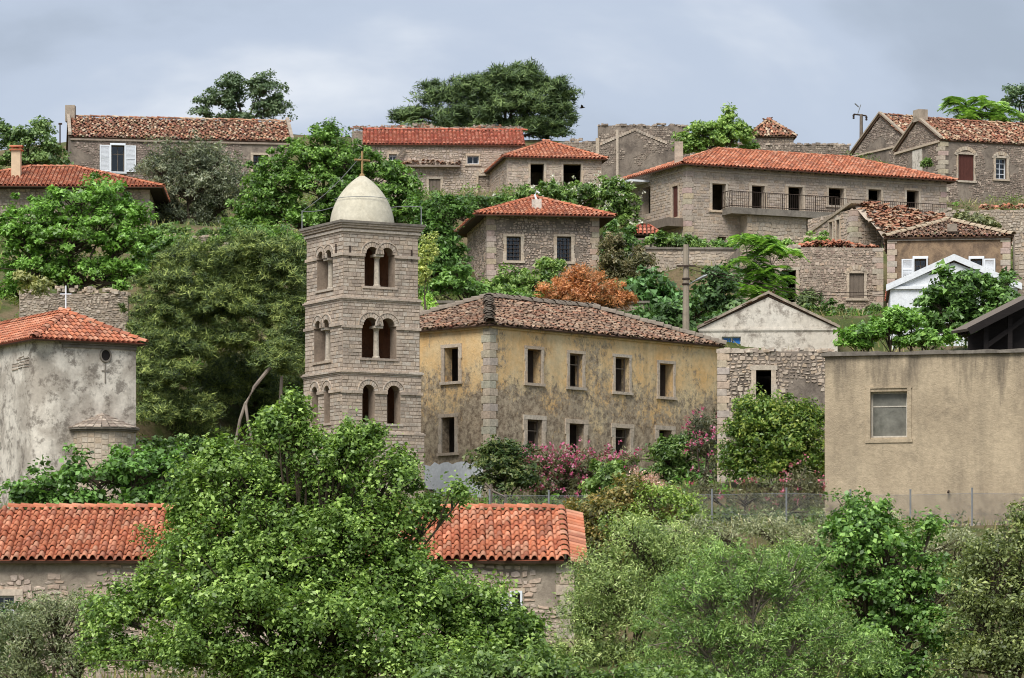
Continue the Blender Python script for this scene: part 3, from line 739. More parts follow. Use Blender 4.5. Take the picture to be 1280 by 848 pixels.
# ------------------------------------------------------------------ bell tower
def bell_tower():
    D0 = 138.; a = R(29); px0 = 429
    u = Vector((math.cos(a), math.sin(a), 0)); v = Vector((-math.sin(a), math.cos(a), 0))
    c0 = Vector((X_(px0, D0), D0, 0))
    zb = Z_(640, D0); root = empty('bell_tower', (c0.x, c0.y, zb), 'square stone bell tower with three arcaded storeys and a pale egg shaped dome', 'bell tower')
    SR = Face(c0, u, -v, 1).s_at(522.5); SL = Face(c0, v, -u, 1).s_at(383.5)
    print('tower sides', SR, SL)
    # storeys: (py bottom, py top at the near corner, growth outwards)
    tiers = [(372, 292, .0), (464, 372, .05), (541, 464, .10), (665, 541, .20)]
    dat = [  # openings: face, px list, py spring, py sill
        [('F', (456, 493), 2, 318, 358.5), ('L', (396.5, 416), 2, 323, 362)],
        [('F', (452.5, 495), 2, 407.5, 448), ('L', (393, 413), 2, 410, 452)],
        [('F', (453, 468), 1, 489, 529), ('F', (484, 500), 1, 491, 530), ('L', (390, 397.5), 1, 492, 533), ('L', (405.5, 412.5), 1, 490, 529)], []]
    body = None; allst = []
    for (yb, yt, g), ops in zip(tiers, dat):
        zb_, zt_ = Z_(yb, D0), Z_(yt, D0)
        c = c0 - u * g - v * g; LR, LL = SR + 2 * g, SL + 2 * g
        Ff = Face(c, u, -v, LR); Fl = Face(c + v * LL, -v, -u, LL); Fr = Face(c + u * LR, v, u, LL); Fb = Face(c + u * LR + v * LL, -u, v, LR)
        mb = MB(); im = MB(); det = MB(); cols = []; vous = []
        for (fk, (x0, x1), n, sy, by) in ops:
            fc = Ff if fk == 'F' else Fl
            s0, s1 = fc.s_at(x0), fc.s_at(x1); m = (s0 + s1) / 2
            zs, z0 = fc.z_at(m, sy), fc.z_at(m, by)
            wdt = (s1 - s0) / n
            r = wdt / 2 * (.86 if n == 2 else 1.); zt = zs + r + .0; zt += .02
            fc.holes.append((s0, s1, z0, zt))
            for k in range(n):
                aa, bb = s0 + wdt * k, s0 + wdt * (k + 1); cs = (aa + bb) / 2
                fc.arcs.append((cs, zs, r, aa, bb, zt))
                nv = 11 if r > .2 else 8
                for q in range(nv):                        # voussoirs of the arch ring
                    t0, t1 = math.pi * q / nv + .02, math.pi * (q + 1) / nv - .02
                    P = [(cs + rr * math.cos(t), zs + rr * math.sin(t)) for rr, t in ((r - .005, t0), (r + .17, t0), (r + .17, t1), (r - .005, t1))]
                    V = [fc.p(x, z, -.05) for x, z in P] + [fc.p(x, z, .035) for x, z in P]
                    vous.append((V, [(4, 5, 6, 7), (0, 1, 5, 4), (1, 2, 6, 5), (2, 3, 7, 6), (3, 0, 4, 7)], pick(PAL_TOWER)))
                    P = [(cs + rr * math.cos(t), zs + rr * math.sin(t)) for rr, t in ((r + .19, t0 - .02), (r + .235, t0 - .02), (r + .235, t1 + .02), (r + .19, t1 + .02))]
                    V = [fc.p(x, z, -.02) for x, z in P] + [fc.p(x, z, .055) for x, z in P]
                    vous.append((V, [(4, 5, 6, 7), (0, 1, 5, 4), (1, 2, 6, 5), (2, 3, 7, 6), (3, 0, 4, 7)], pick(PAL_TOWER)))
            if n == 2: cols.append((fc, m, z0, zs, wdt))
            bar(det, fc, s0 - .12, s1 + .12, z0 - .1, z0 - .005, -.05, .06, pick(PAL_TOWER))   # sill
        # impost string course, broken at the openings
        for fk, fc in (('F', Ff), ('L', Fl)):
            oo = [o for o in ops if o[0] == fk]
            if not oo: continue
            zz = fc.z_at(fc.s_at(oo[0][1][0]), oo[0][3]); s = -.05
            for o in oo + [None]:
                e = fc.s_at(o[1][0]) if o else fc.L + .05
                while s < e - .01:
                    q = min(e, s + U(.4, .8)); bar(det, fc, s, q - .008, zz - .1, zz + .02, -.04, .075, pick(PAL_TOWER)); s = q
                if o: s = fc.s_at(o[1][1])
        for fc in (Ff, Fl, Fr, Fb): wall_panel(mb, fc, zb_, zt_, .55)
        st = mb.build('storey_wall', M['tower_core'], root)
        if body is None: body = st
        # inner lining keeps the brown masonry seen through the arches
        for fc in (Fr, Fb):
            im.face([fc.p(.5, zb_, -.57), fc.p(fc.L - .5, zb_, -.57), fc.p(fc.L - .5, zt_, -.57), fc.p(.5, zt_, -.57)])
        im.face([c + u * .5 + v * .5 + Vector((0, 0, zb_ + .02)), c + u * (LR - .5) + v * .5 + Vector((0, 0, zb_ + .02)), c + u * (LR - .5) + v * (LL - .5) + Vector((0, 0, zb_ + .02)), c + u * .5 + v * (LL - .5) + Vector((0, 0, zb_ + .02))])
        im.build('inner_wall', M['tower_inner'], st)
        for fc in (Ff, Fl): allst += stone_list(fc, zb_, zt_, h=(.12, .19), l=(.17, .42), joint=.010, proud=.016, jit=.007, pal=PAL_TOWER, six=False, bev=.01, margin=.01)
        if det.f: det.build('string_course', M['ashlar'], st, kind='stuff')
        for (V, Fs, col) in vous:
            m = MB(); m.raw(V, Fs, col); m.build('voussoir', M['ashlar'], st)
        for (fc, m_, z0, zs, wd) in cols:
            m = MB(); P = fc.p(m_, z0, -.27); hh = zs - z0
            m.lathe(P, [(.0, 0), (.16, 0), (.16, .07), (.125, .1), (.115, hh * .5), (.105, hh - .2), (.13, hh - .16), (.13, hh - .13), (.17, hh - .1)], 12, srgb(196, 184, 166))
            bar(m, fc, m_ - .2, m_ + .2, zs - .1, zs, -.5, -.02, srgb(196, 184, 166))
            m.build('column', M['ashlar'], st, smooth=False)
        if yb < 600:                                       # moulded cornice below this storey
            m = MB()
            for k, (dz, h, e) in enumerate(((-.26, .09, .02), (-.17, .07, .06), (-.10, .06, .10), (-.04, .07, .145), (.03, .05, .09))):
                g2 = e + g; LR2, LL2 = SR + 2 * g2, SL + 2 * g2; cc = c0 - u * g2 - v * g2
                s = 0.
                while s < LR2 - .01:
                    q = min(LR2, s + U(.5, .95)); m.obox(cc + u * s + Vector((0, 0, zb_ + dz)), u * (q - s - .006), v * .5, (0, 0, h - .004), pick(PAL_TOWER)); s = q
                s = .505
                while s < LL2 - .01:
                    q = min(LL2, s + U(.5, .95)); m.obox(cc + v * s + Vector((0, 0, zb_ + dz)), u * .5, v * (q - s - .006), (0, 0, h - .004), pick(PAL_TOWER)); s = q
                m.obox(cc + u * (LR2 - .5) + v * .505 + Vector((0, 0, zb_ + dz)), u * .5, v * (LL2 - .505), (0, 0, h - .004), pick(PAL_TOWER))
            m.build('cornice', M['ashlar'], root, kind='stuff')
    stones_build(allst, 'stonework', M['ashlar'], body, 300)
    # head: stepped cornice, slab, dome, cross
    zt = Z_(292, D0); m = MB(); z = zt
    for (h, e) in ((.1, .03), (.1, .09), (.06, .05), (.1, .14), (.08, .2)):
        cc = c0 - u * e - v * e; m.obox(cc + Vector((0, 0, z)), u * (SR + 2 * e), v * (SL + 2 * e), (0, 0, h - .006), pick(PAL_TOWER)); z += h
    m.build('cornice', M['ashlar'], root, kind='stuff')
    m = MB(); e = .25; cc = c0 - u * e - v * e; zsl = Z_(283, D0); zsl = max(zsl, z)
    m.obox(cc + Vector((0, 0, zsl)), u * (SR + 2 * e), v * (SL + 2 * e), (0, 0, .1)); m.build('roof_slab', M['concrete'], root)
    cen = c0 + u * SR / 2 + v * SL / 2; zd = zsl + .1; kd = cen.y / F
    r = 40.5 * kd; top = Z_(219, cen.y); H = top - zd
    prof = [(r * max(0, math.cos(t)) ** 1.6 if t < 1.57 else 0., H * math.sin(t) ** 1.0) for t in [math.pi / 2 * k / 16 for k in range(17)]]
    prof = [(r * 1.0, -.03)] + prof
    m = MB(); m.lathe(cen + Vector((0, 0, zd)), prof, 40); m.build('dome', M['lead'], root, smooth=True)
    m = MB(); cz = zd + H
    m.tube([cen + Vector((0, 0, cz - .1)), cen + Vector((0, 0, cz + 1.0))], .05, 6); m.tube([cen + u * -.36 + Vector((0, 0, cz + .62)), cen + u * .36 + Vector((0, 0, cz + .62))], .045, 6)
    m.lathe(cen + Vector((0, 0, cz - .06)), [(.0, 0), (.12, .0), (.1, .08), (.03, .14)], 8); m.build('cross', m_plain('rusty pale metal', srgb(168, 138, 96), .35, 6), root)
    # lightning wires on two short rods
    rods = []
    for p in (c0 + v * (SL + .15) - u * .15, c0 + u * (SR + .1) - v * .1):
        q = p + Vector((0, 0, zd)); m = MB(); m.tube([q - Vector((0, 0, .05)), q + Vector((0, 0, .75))], .022, 5); m.build('rod', M['steel'], root); rods.append(q + Vector((0, 0, .75)))
    tip = cen + Vector((0, 0, cz + .85)); m = MB()
    mid = lambda A, B, s: [A.lerp(B, k / 8) - Vector((0, 0, s * math.sin(math.pi * k / 8))) for k in range(9)]
    m.tube(mid(rods[0], tip, .2), .014, 4); dm_ = [cen + Vector((math.cos(t) * r * .86, math.sin(t) * r * .86, zd + H * .52)) for t in [math.pi * 2 * k / 28 for k in range(29)]]
    m.tube(dm_, .013, 4); m.tube(mid(rods[0], cen + u * -r * .8 + Vector((0, 0, zd + .85)), .1), .014, 4); m.tube(mid(rods[1], cen + u * r * .8 + Vector((0, 0, zd + .85)), -.05), .014, 4)
    m.build('lightning_wire', M['steel'], root)
    for (fk, px, py) in (('L', 421, 313), ('F', 437, 315), ('F', 514, 320)):   # iron tie anchors
        fc = Face(c0, u, -v, SR) if fk == 'F' else Face(c0 + v * SL, -v, -u, SL)
        s = fc.s_at(px); z = fc.z_at(s, py); m = MB(); bar(m, fc, s - .03, s + .03, z - .25, z + .25, .02, .06); m.build('tie_anchor', M['iron'], root)
bell_tower()

# ------------------------------------------------------------------ ochre house
def ochre_house():
    h = House('ochre_house', 'large ruined house with peeling ochre walls and old hipped tile roof behind the bell tower', 612, 145, 46, 640, 406, pxr=896, W=8.2, wall='ochre', over=.28)
    h.roof('hip', ridge_py=373, tile='old', w=.2, ex=.3, jit=.75, miss=.02, capr=.26, capmat=M['ridge_mortar'])
    up = [(658.5, 676, 437, 479), (711.5, 728, 442.5, 484), (768.5, 786, 447, 490), (824, 841, 455, 496)]
    lo = [(658.5, 677, 525, 567), (711, 729.5, 530, 571), (768.5, 787, 535.5, 571), (823, 839, 538, 575)]
    for i, q in enumerate(up): h.win('F', *q, style='broken' if i in (1, 2) else 'open', sur=.13, trans=1 if i else 0, mull=0)
    for i, q in enumerate(lo): h.win('F', *q, style='broken' if i in (0, 2) else 'open', sur=.2, mull=0)
    h.win('L', 556, 573.5, 435, 477, sur=.16); h.win('L', 552.5, 569, 522, 566, sur=.16)
    h.finish(quoins=(0,), qh=.33)
    # eaves cornice and a row of patched stones low on the left wall
    m = MB()
    bar(m, h.F, 0, h.L, h.zt - .16, h.zt - .02, 0, .12); bar(m, h.Lf, 0, h.W, h.zt - .16, h.zt - .02, 0, .12); m.build('eaves_cornice', M['ochre'], h.root)
    # whitewashed foot of the left wall
    m = MB(); fc = h.Lf; z = fc.z_at(fc.s_at(560), 578); n = 14; top = [z + U(-.15, .15) for _ in range(n + 1)]
    s0 = fc.s_at(527) ; s1 = fc.L - .36
    for k in range(n):
        x0, x1 = s0 + (s1 - s0) * k / n, s0 + (s1 - s0) * (k + 1) / n
        m.face([fc.p(x0, h.z0, .012), fc.p(x1, h.z0, .012), fc.p(x1, top[k + 1], .012), fc.p(x0, top[k], .012)])
        m.face([fc.p(x0, top[k], .012), fc.p(x1, top[k + 1], .012), fc.p(x1, top[k + 1], -.01), fc.p(x0, top[k], -.01)])
    m.build('whitewash_coat', M['white_clean'], h.wall_obj)
    m = MB(); bar(m, fc, fc.s_at(536), fc.s_at(541), h.F.z_at(0, 655), fc.z_at(fc.s_at(538), 612), -.02, .05); m.build('cellar_window', M['wood_dark'], h.root)
    # room partitions seen through the empty windows
    m = MB()
    for t in (.22, .42, .6, .8):
        o = h.P(h.L * t, .5, h.z0); m.obox(o, h.u * .25, h.v * (h.W - 1), (0, 0, h.zt - h.z0 - .1))
    o = h.P(.5, h.W * .5, h.z0); m.obox(o, h.u * (h.L - 1), h.v * .2, (0, 0, h.zt - h.z0 - .15)); m.build('inner_wall', M['interior'], h.root)
    return h
OCH = ochre_house()

# ------------------------------------------------------------------ church, left
def church():
    h = House('church', 'stained grey plaster church with red hipped tile roof and a round apse at left edge', 47, 128, 31, 640, 424, pxr=170, W=14, wall='church', over=.3, cat='church')
    h.roof('hip', ridge_py=391, tile='red', w=.21, ex=.33, jit=.06, capr=.16)
    s = h.F.s_at(132); z = h.F.z_at(s, 444.5)
    rc = 1.1; cc = h.c + h.u * rc + h.v * rc                # the near corner is rounded
    h.F.P0 = h.F.P0 + h.u * rc; h.F.L -= rc; h.Lf.L -= rc
    h.finish()
    m = MB(); n = 10; arc = [cc + (-h.u * math.cos(t) - h.v * math.sin(t)) * rc for t in [math.pi / 2 * k / n for k in range(n + 1)]]
    for k in range(n): m.face([Vector((arc[k].x, arc[k].y, h.z0)), Vector((arc[k + 1].x, arc[k + 1].y, h.z0)), Vector((arc[k + 1].x, arc[k + 1].y, h.zt)), Vector((arc[k].x, arc[k].y, h.zt))])
    m.build('rounded_corner', M['church'], h.wall_obj)
    s -= rc
    m = MB(); fc = h.F
    bar(m, fc, -.2, h.F.L, h.zt - .2, h.zt - .05, 0, .14); bar(m, fc, -.1, h.F.L, h.zt - .32, h.zt - .22, 0, .07); m.build('eaves_cornice', M['concrete'], h.root)
    m = MB(); n = 20; r = .19                              # round window: raised ring, black disc painted as the dark inside
    ring = lambda rr, o: [fc.p(s + rr * math.cos(2 * math.pi * k / n), z + rr * 1.12 * math.sin(2 * math.pi * k / n), o) for k in range(n)]
    A, B, C, D_ = ring(r + .07, .004), ring(r + .05, .05), ring(r, .05), ring(r - .01, .006)
    for P, Q in ((A, B), (B, C), (C, D_)):
        for k in range(n): m.face([P[k], P[(k + 1) % n], Q[(k + 1) % n], Q[k]])
    wn = m.build('round_window', M['concrete'], h.root); m = MB(); m.face(ring(r, .008)); m.build('pane', M['black_wood_shade'], wn)
    m = MB(); s2 = fc.s_at(131.5); z2 = fc.z_at(s2, 467)   # incised cross, filled dark
    bar(m, fc, s2 - .025, s2 + .025, z2 - .38, z2 + .38, -.01, .02); bar(m, fc, s2 - .15, s2 + .15, z2 + .06, z2 + .12, -.01, .019); m.build('wall_cross', M['concrete'], h.root)
    m = MB(); s3, z3 = Face(h.c, h.u, -h.v, 1).s_at(48), 0
    f2 = h.Lf; sc = f2.s_at(26); zc = f2.z_at(sc, 453); lst = []
    f2s = Face(f2.p(f2.s_at(15), 0), f2.d, f2.n, f2.s_at(36) - f2.s_at(15)); Lp = f2s.L
    zc0 = zc - .24
    f2s.top = lambda a: zc0 + .5 * math.sqrt(max(0, 1 - ((a - Lp / 2) / (Lp / 2)) ** 2)) + .05
    stones_build(stone_list(f2s, zc0, zc0 + .48, h=(.09, .14), l=(.3, .8), pal=PAL_DARK), 'blocked_window', M['stone_dark'], h.root)
    # apse
    sa0, sa1 = fc.s_at(84), fc.s_at(172); mid = (sa0 + sa1) / 2; ra = (sa1 - sa0) / 2 * .82
    za = fc.z_at(mid, 541); n = 14; m = MB(); lst = []
    cpt = fc.p(mid, 0)
    ang = [math.pi * k / n for k in range(n + 1)]
    pp = [(cpt + fc.d * (-ra * math.cos(t)) + fc.n * (ra * math.sin(t))) for t in ang]
    for k in range(n):
        p, q = pp[k], pp[k + 1]; d = (q - p); L = d.length; d.normalize(); nn = Vector((d.y, -d.x, 0))
        m.face([Vector((p.x, p.y, h.z0)), Vector((q.x, q.y, h.z0)), Vector((q.x, q.y, za)), Vector((p.x, p.y, za))])
        lst += stone_list(Face(p, d, nn, L), za - 2.6, za, h=(.19, .23), l=(.25, .6), joint=.014, proud=.02, jit=.005, pal=PAL_PALE, six=False)
    ap = m.build('apse', M['mortar_pale'], h.root); stones_build(lst, 'stonework', M['quoin'], ap)
    m = MB()
    for (e, z0, z1) in ((.1, za, za + .07), (.2, za + .075, za + .15)):
        q = [(cpt + fc.d * (-(ra + e) * math.cos(t)) + fc.n * ((ra + e) * math.sin(t))) for t in ang]
        for k in range(n):
            m.face([q[k] + Vector((0, 0, z0)), q[k + 1] + Vector((0, 0, z0)), q[k + 1] + Vector((0, 0, z1)), q[k] + Vector((0, 0, z1))])
            m.face([q[k] + Vector((0, 0, z1)), q[k + 1] + Vector((0, 0, z1)), cpt + Vector((0, 0, z1))]); m.face([q[k] + Vector((0, 0, z0)), q[k + 1] + Vector((0, 0, z0)), cpt + Vector((0, 0, z0))])
    m.build('apse_cornice', M['concrete'], ap)
    m = MB()                                               # low half cone of stone slates
    apex = cpt + Vector((0, 0, za + .75))
    for j in range(5):
        r0, r1 = (ra + .22) * (1 - j / 5), (ra + .22) * (1 - (j + 1) / 5); z0, z1 = za + .15 + .6 * j / 5 + .03, za + .15 + .6 * (j + 1) / 5
        for k in range(n):
            t0, t1 = ang[k] + .01, ang[k + 1] - .01
            f = lambda r, t, zz: cpt + fc.d * (-r * math.cos(t)) + fc.n * (r * math.sin(t)) + Vector((0, 0, zz))
            m.face([f(r0, t0, z0), f(r0, t1, z0), f(r1, t1, z1), f(r1, t0, z1)], pick(PAL_DARK)); m.face([f(r0, t0, z0 - .04), f(r0, t1, z0 - .04), f(r0, t1, z0), f(r0, t0, z0)], pick(PAL_DARK))
    m.build('apse_roof', M['stone_dark'], ap)
    # roof cross
    m = MB(); q = h.P(min(h.L, h.W) / 2, min(h.L, h.W) / 2, h.zr); hh = 1.05
    m.tube([q - Vector((0, 0, .1)), q + Vector((0, 0, hh))], .03, 6); m.tube([q + Vector((-.22, 0, hh * .68)), q + Vector((.22, 0, hh * .68))], .028, 6); m.build('roof_cross', M['white_paint'], h.root)
church()

# ------------------------------------------------------------------ front house with single tiles
def front_house():
    D = 92.; h = House('long_low_house', 'long low stone house with bright red tile roof in the foreground behind trees', -60, D, 1.2, 840, 700, pxr=716, W=6.2, wall='mortar', over=.3)
    o = h.over; zr = Z_(636, D + 3.1); rise = zr - h.ze; p = rise / (h.W / 2 + o); h.slope = p; h.zt = h.ze + o * p - .1
    dm, pm = MB(), MB(); L = h.L
    A, B = h.P(-o, -o, h.ze), h.P(L - .25, -o, h.ze); C, Dd = h.P(L - .25, h.W + o, h.ze), h.P(-o, h.W + o, h.ze); r0, r1 = h.P(-o, h.W / 2, zr), h.P(L - .25, h.W / 2, zr)
    bk = MB(); slope(bk, dm, C, Dd, r0, r1, w=.26, ex=.37, pal=PAL_RED, panmb=pm)
    # front slope: one tile mesh, S shaped, shared by every single tile
    u = (B - A).normalized(); v = (r0 - A); v = (v - u * v.dot(u)); SL = v.length; v.normalize(); n = u.cross(v)
    W_ = lambda a, b, c=0.: A + u * a + v * b + n * c
    LL = (B - A).length; top = [W_(0, 0, -.03), W_(LL, 0, -.03), W_(LL, SL, -.03), W_(0, SL, -.03)]; bot = [q - n * .08 for q in top]
    pm.face(top); dm.face(bot[::-1])
    for k in range(4): dm.face([bot[k], bot[(k + 1) % 4], top[(k + 1) % 4], top[k]])
    rf = dm.build('roof', M['deck'], h.root); pm.build('roof_underlay', M['pan'], rf); bk.build('rear_tiles', M['tile_red'], rf, kind='stuff')
    w_, ex = .236, SL / 10; nc = int(LL / w_); w_ = LL / nc
    prof = [(-.5, .004), (-.36, -.004), (-.22, .0), (-.17, .030), (-.10, .072), (.02, .104), (.16, .114), (.30, .102), (.41, .068), (.47, .026), (.5, .002)]
    def tile_vf():
        vs, fs = [], []; k = len(prof)
        for (b, l) in ((0, .055), (ex * 1.12, .0)):
            for (x, z) in prof: vs.append((x * w_, b, z + l))
        for (x, z) in prof: vs.append((x * w_, 0, z + .055 - .03))
        for i in range(k - 1): fs += [(i, i + 1, k + i + 1, k + i), (2 * k + i, 2 * k + i + 1, i + 1, i)]
        return vs, fs
    from mathutils import Matrix
    rot = Matrix((u, v, n)).transposed().to_4x4()
    vs, fs = tile_vf(); datas = []
    for q in range(18):
        g = U(.72, 1.12); col = tuple(c * g for c in PAL_RED[q % len(PAL_RED)])
        ob = mesh_np('roof_tile', np.array(vs), fs, [col] * len(fs), M['tile_red'], rf, (0, 0, 0), True); datas.append(ob.data); bpy.data.objects.remove(ob)
    cj = [(U(-.012, .012), U(-.03, .03)) for _ in range(nc)]
    cnt = 0; rest = MB(); org = origin(rf); cand = []
    for i in range(nc):
        for j in range(10):
            P = W_((i + .5) * w_, j * ex); px = CX + F * P.x / P.y
            cand.append((i, j, P, px))
    vis = [c for c in cand if -2 < c[3] < 222 or 520 < c[3] < 705]
    vis.sort(key=lambda c: 0 if (c[3] < 205 or c[3] > 527) else 1)
    single = {(c[0], c[1]) for c in vis[:300]}
    for (i, j, P, px) in cand:
        slip = U(.03, .07) if random.random() < .03 else 0
        P = P + n * U(-.006, .010) + u * (U(-.008, .008) + cj[i][0]) + v * (U(-.012, .012) + cj[i][1] - slip) - n * .03 * math.sin(i * .21) ** 2; q = Matrix.Rotation(U(-.03, .03), 4, n)
        if (i, j) in single:
            ob = bpy.data.objects.new('roof_tile', random.choice(datas)); COL.objects.link(ob); ob.parent = rf
            ob.matrix_local = Matrix.Translation(P - org) @ q @ rot
        else:
            g = U(.86, 1.1); T = Matrix.Translation(P) @ q @ rot; rest.raw([T @ Vector(t) for t in vs], fs, tuple(c * g for c in random.choice(PAL_RED)))
    rest.build('hidden_tiles', M['tile_red'], rf, smooth=True, kind='stuff')
    # ridge caps and the verge: a column of caps and a strip of tiles laid sideways
    k = 0.; d = (r1 - r0); n2 = int(d.length / .36); d.normalize()
    for i in range(n2):
        m = MB(); P = r0 + d * i * .36
        px = CX + F * P.x / P.y
        arc_tile(m, P + Vector((0, 0, .02)), Vector((0, 1, 0)), d, Vector((0, 0, 1)), .15, .13, .42, pick(PAL_RED), 6, .03)
        if -5 < px < 240 or 510 < px < 730: m.build('ridge_tile', M['tile_red'], rf)
    for i in range(10):
        m = MB(); arc_tile(m, W_(LL + .02, i * ex, .02), u, v, n, .155, .13, ex * 1.15, pick(PAL_RED), 6, .04); m.build('verge_tile', M['tile_red'], rf)
    s2 = (u * .95 - n * .32).normalized(); nn = (n * .95 + u * .32).normalized()
    m = MB(); q0 = W_(LL + .1, 0, .0); m.obox(q0 - nn * .06, s2 * .5, v * SL, nn * .05); m.build('verge_board', M['deck'], rf)
    nv = 17
    for i in range(nv):
        m = MB(); arc_tile(m, q0 + s2 * .56 + v * (i + .5) * SL / nv, v, -s2, nn, SL / nv * .48, SL / nv * .44, .5, pick(PAL_RED), 4, .03); m.build('side_tile', M['tile_red'], rf)
    h.gable = 'gable_u'
    h.win('F', 640, 650, 742, 775, style='shut_l', sur=.1); h.win('F', -10, 18, 745, 800, style='frame', sur=.18, fmat='white_paint'); h.win('F', 112, 140, 745, 800, style='glazed', sur=.18, fmat='white_paint')
    h.finish(stone=dict(RUBP, h=(.09, .19), l=(.14, .42), jit=.034, keep=patch(.32, .8)), faces='F', quoins=(1,), qh=.3)
    m = MB(); bar(m, h.F, 0, h.L, h.zt - .12, h.zt - .02, 0, .09); m.build('eaves_cornice', M['concrete'], h.root)
front_house()

# ------------------------------------------------------------------ right foreground: beige house, ruin beside it
def beige_house():
    h = House('beige_house', 'plain beige roughcast house with flat concrete roof and one square window, right edge', 1031, 110, -14, 662, 446, pxr=1330, W=7, wall='beige', over=0, th=.3)
    h.zt = h.ze
    h.win('F', 1088, 1134, 489.5, 547, style='glazed', sur=0, mull=0, trans=1, fmat='wood_pale', pmat='reflection_pane')
    h.finish()
    r = h.F.holes[0]; fc = h.F
    m = MB(); e = .13
    for (a, b, c, d) in ((r[0] - e, r[0], r[2] - .05, r[3] + .1), (r[1], r[1] + e, r[2] - .05, r[3] + .1), (r[0] - e - .03, r[1] + e + .03, r[3] + .1, r[3] + .15), (r[0] - e - .04, r[1] + e + .04, r[2] - .17, r[2] - .05)): bar(m, fc, a, b, c, d, 0, .035)
    m.build('window_surround', M['beige'], h.root)
    m = MB(); q = h.P(r[0] - .8, 1.2, r[2] - 1); m.obox(q, h.u * 3.2, h.v * .1, (0, 0, 3)); m.build('inner_wall', m_plain('pale room wall', srgb(170, 160, 144), .4, 2, .9), h.root)
    m = MB(); o = .1; n = 26; L_ = h.L + 2 * o                      # worn coping edge of the flat roof
    top = [(U(-.02, .02), U(-.03, .03)) for _ in range(n + 1)]
    for k in range(n):
        x0, x1 = -o + L_ * k / n, -o + L_ * (k + 1) / n; (e0, z0_), (e1, z1_) = top[k], top[k + 1]
        A0, A1, B0, B1 = h.P(x0, -o + e0, h.zt + .002), h.P(x1, -o + e1, h.zt + .002), h.P(x0, h.W + o, h.zt + .002), h.P(x1, h.W + o, h.zt + .002); t0, t1 = Vector((0, 0, .12 + z0_)), Vector((0, 0, .12 + z1_))
        m.face([A0, A1, A1 + t1, A0 + t0]); m.face([A0 + t0, A1 + t1, B1 + t1, B0 + t0]); m.face([A0, B0, B1, A1])
    A, B = h.P(-o, -o + top[0][0], h.zt + .002), h.P(-o, h.W + o, h.zt + .002); t0 = Vector((0, 0, .12 + top[0][1])); m.face([A, A + t0, B + t0, B])
    m.build('roof_slab', M['concrete'], h.root)
    stones_build(stone_list(Face(fc.p(fc.s_at(1163), 0, .03), fc.d, fc.n, fc.s_at(1275) - fc.s_at(1163)), Z_(668, 109), Z_(653, 109), pal=PAL_PALE), 'stone_footing', M['stone'], h.wall_obj)
    m = MB(); s = fc.s_at(1186); z = fc.z_at(s, 614); m.tube([fc.p(s, z, 0), fc.p(s, z, .12), fc.p(s, z - .06, .22)], .03, 5); m.build('drain_pipe', M['iron'], h.root)
beige_house()

def stub_ruin():
    h = House('stone_ruin', 'roofless rubble stone house with one deep square window beside the beige house', 898, 122, -3.9, 600, 440, pxr=1046, W=6, wall='grey_render', over=0, cat='ruin')
    h.zt = h.ze
    h.win('F', 945, 964, 463, 499, style='open', sur=.17)
    h.finish(stone=dict(RUB, keep=patch(.12, .5), pal=PAL_PALE + PAL_STONE, l=(.1, .27), h=(.07, .15)), faces='F')
    h.quoin(0, .26, 'quoin', .4, .3)
    m = MB(); m.obox(h.P(.45, .5, h.zt - .5), h.u * (h.L - .9), h.v * (h.W - 1), (0, 0, .15)); m.build('inner_lid', M['wood_dark'], h.root)  # slab added inside the roofless walls to darken the window
    top_rubble(h.F, 0, h.L, h.zt, .45, .28, h.root)
def top_rubble(fc, a, b, z, th, ht, root, name='loose_stones', pal=PAL_STONE, mat='stone', n=None):
    """uneven broken crown of a ruined wall, each stone a rough block"""
    m = MB(); n = n or int((b - a) * 9)
    for k in range(n):
        s = U(a, b); l, w_, hh = U(.15, .4), U(.15, .35), U(.08, .2); o = -U(.0, th - .1); zz = z + U(-.05, .5) * ht * max(.1, fbm(s * .7, z) + .5)
        d = (fc.d + fc.n * U(-.5, .5)).normalized(); nn = Vector((-d.y, d.x, 0))
        P = fc.p(s, zz - .05, o); vs = []
        for sz in (0, 1):
            for (x, y) in ((-1, -1), (1, -1), (1, 1), (-1, 1)): vs.append(P + d * (x * l / 2 * U(.7, 1)) + nn * (y * w_ / 2 * U(.7, 1)) + Vector((0, 0, sz * hh * U(.7, 1))))
        m.raw(vs, [(3, 2, 1, 0), (4, 5, 6, 7), (0, 1, 5, 4), (1, 2, 6, 5), (2, 3, 7, 6), (3, 0, 4, 7)], pick(pal))
    return m.build(name, M[mat], root, kind='stuff')
stub_ruin()

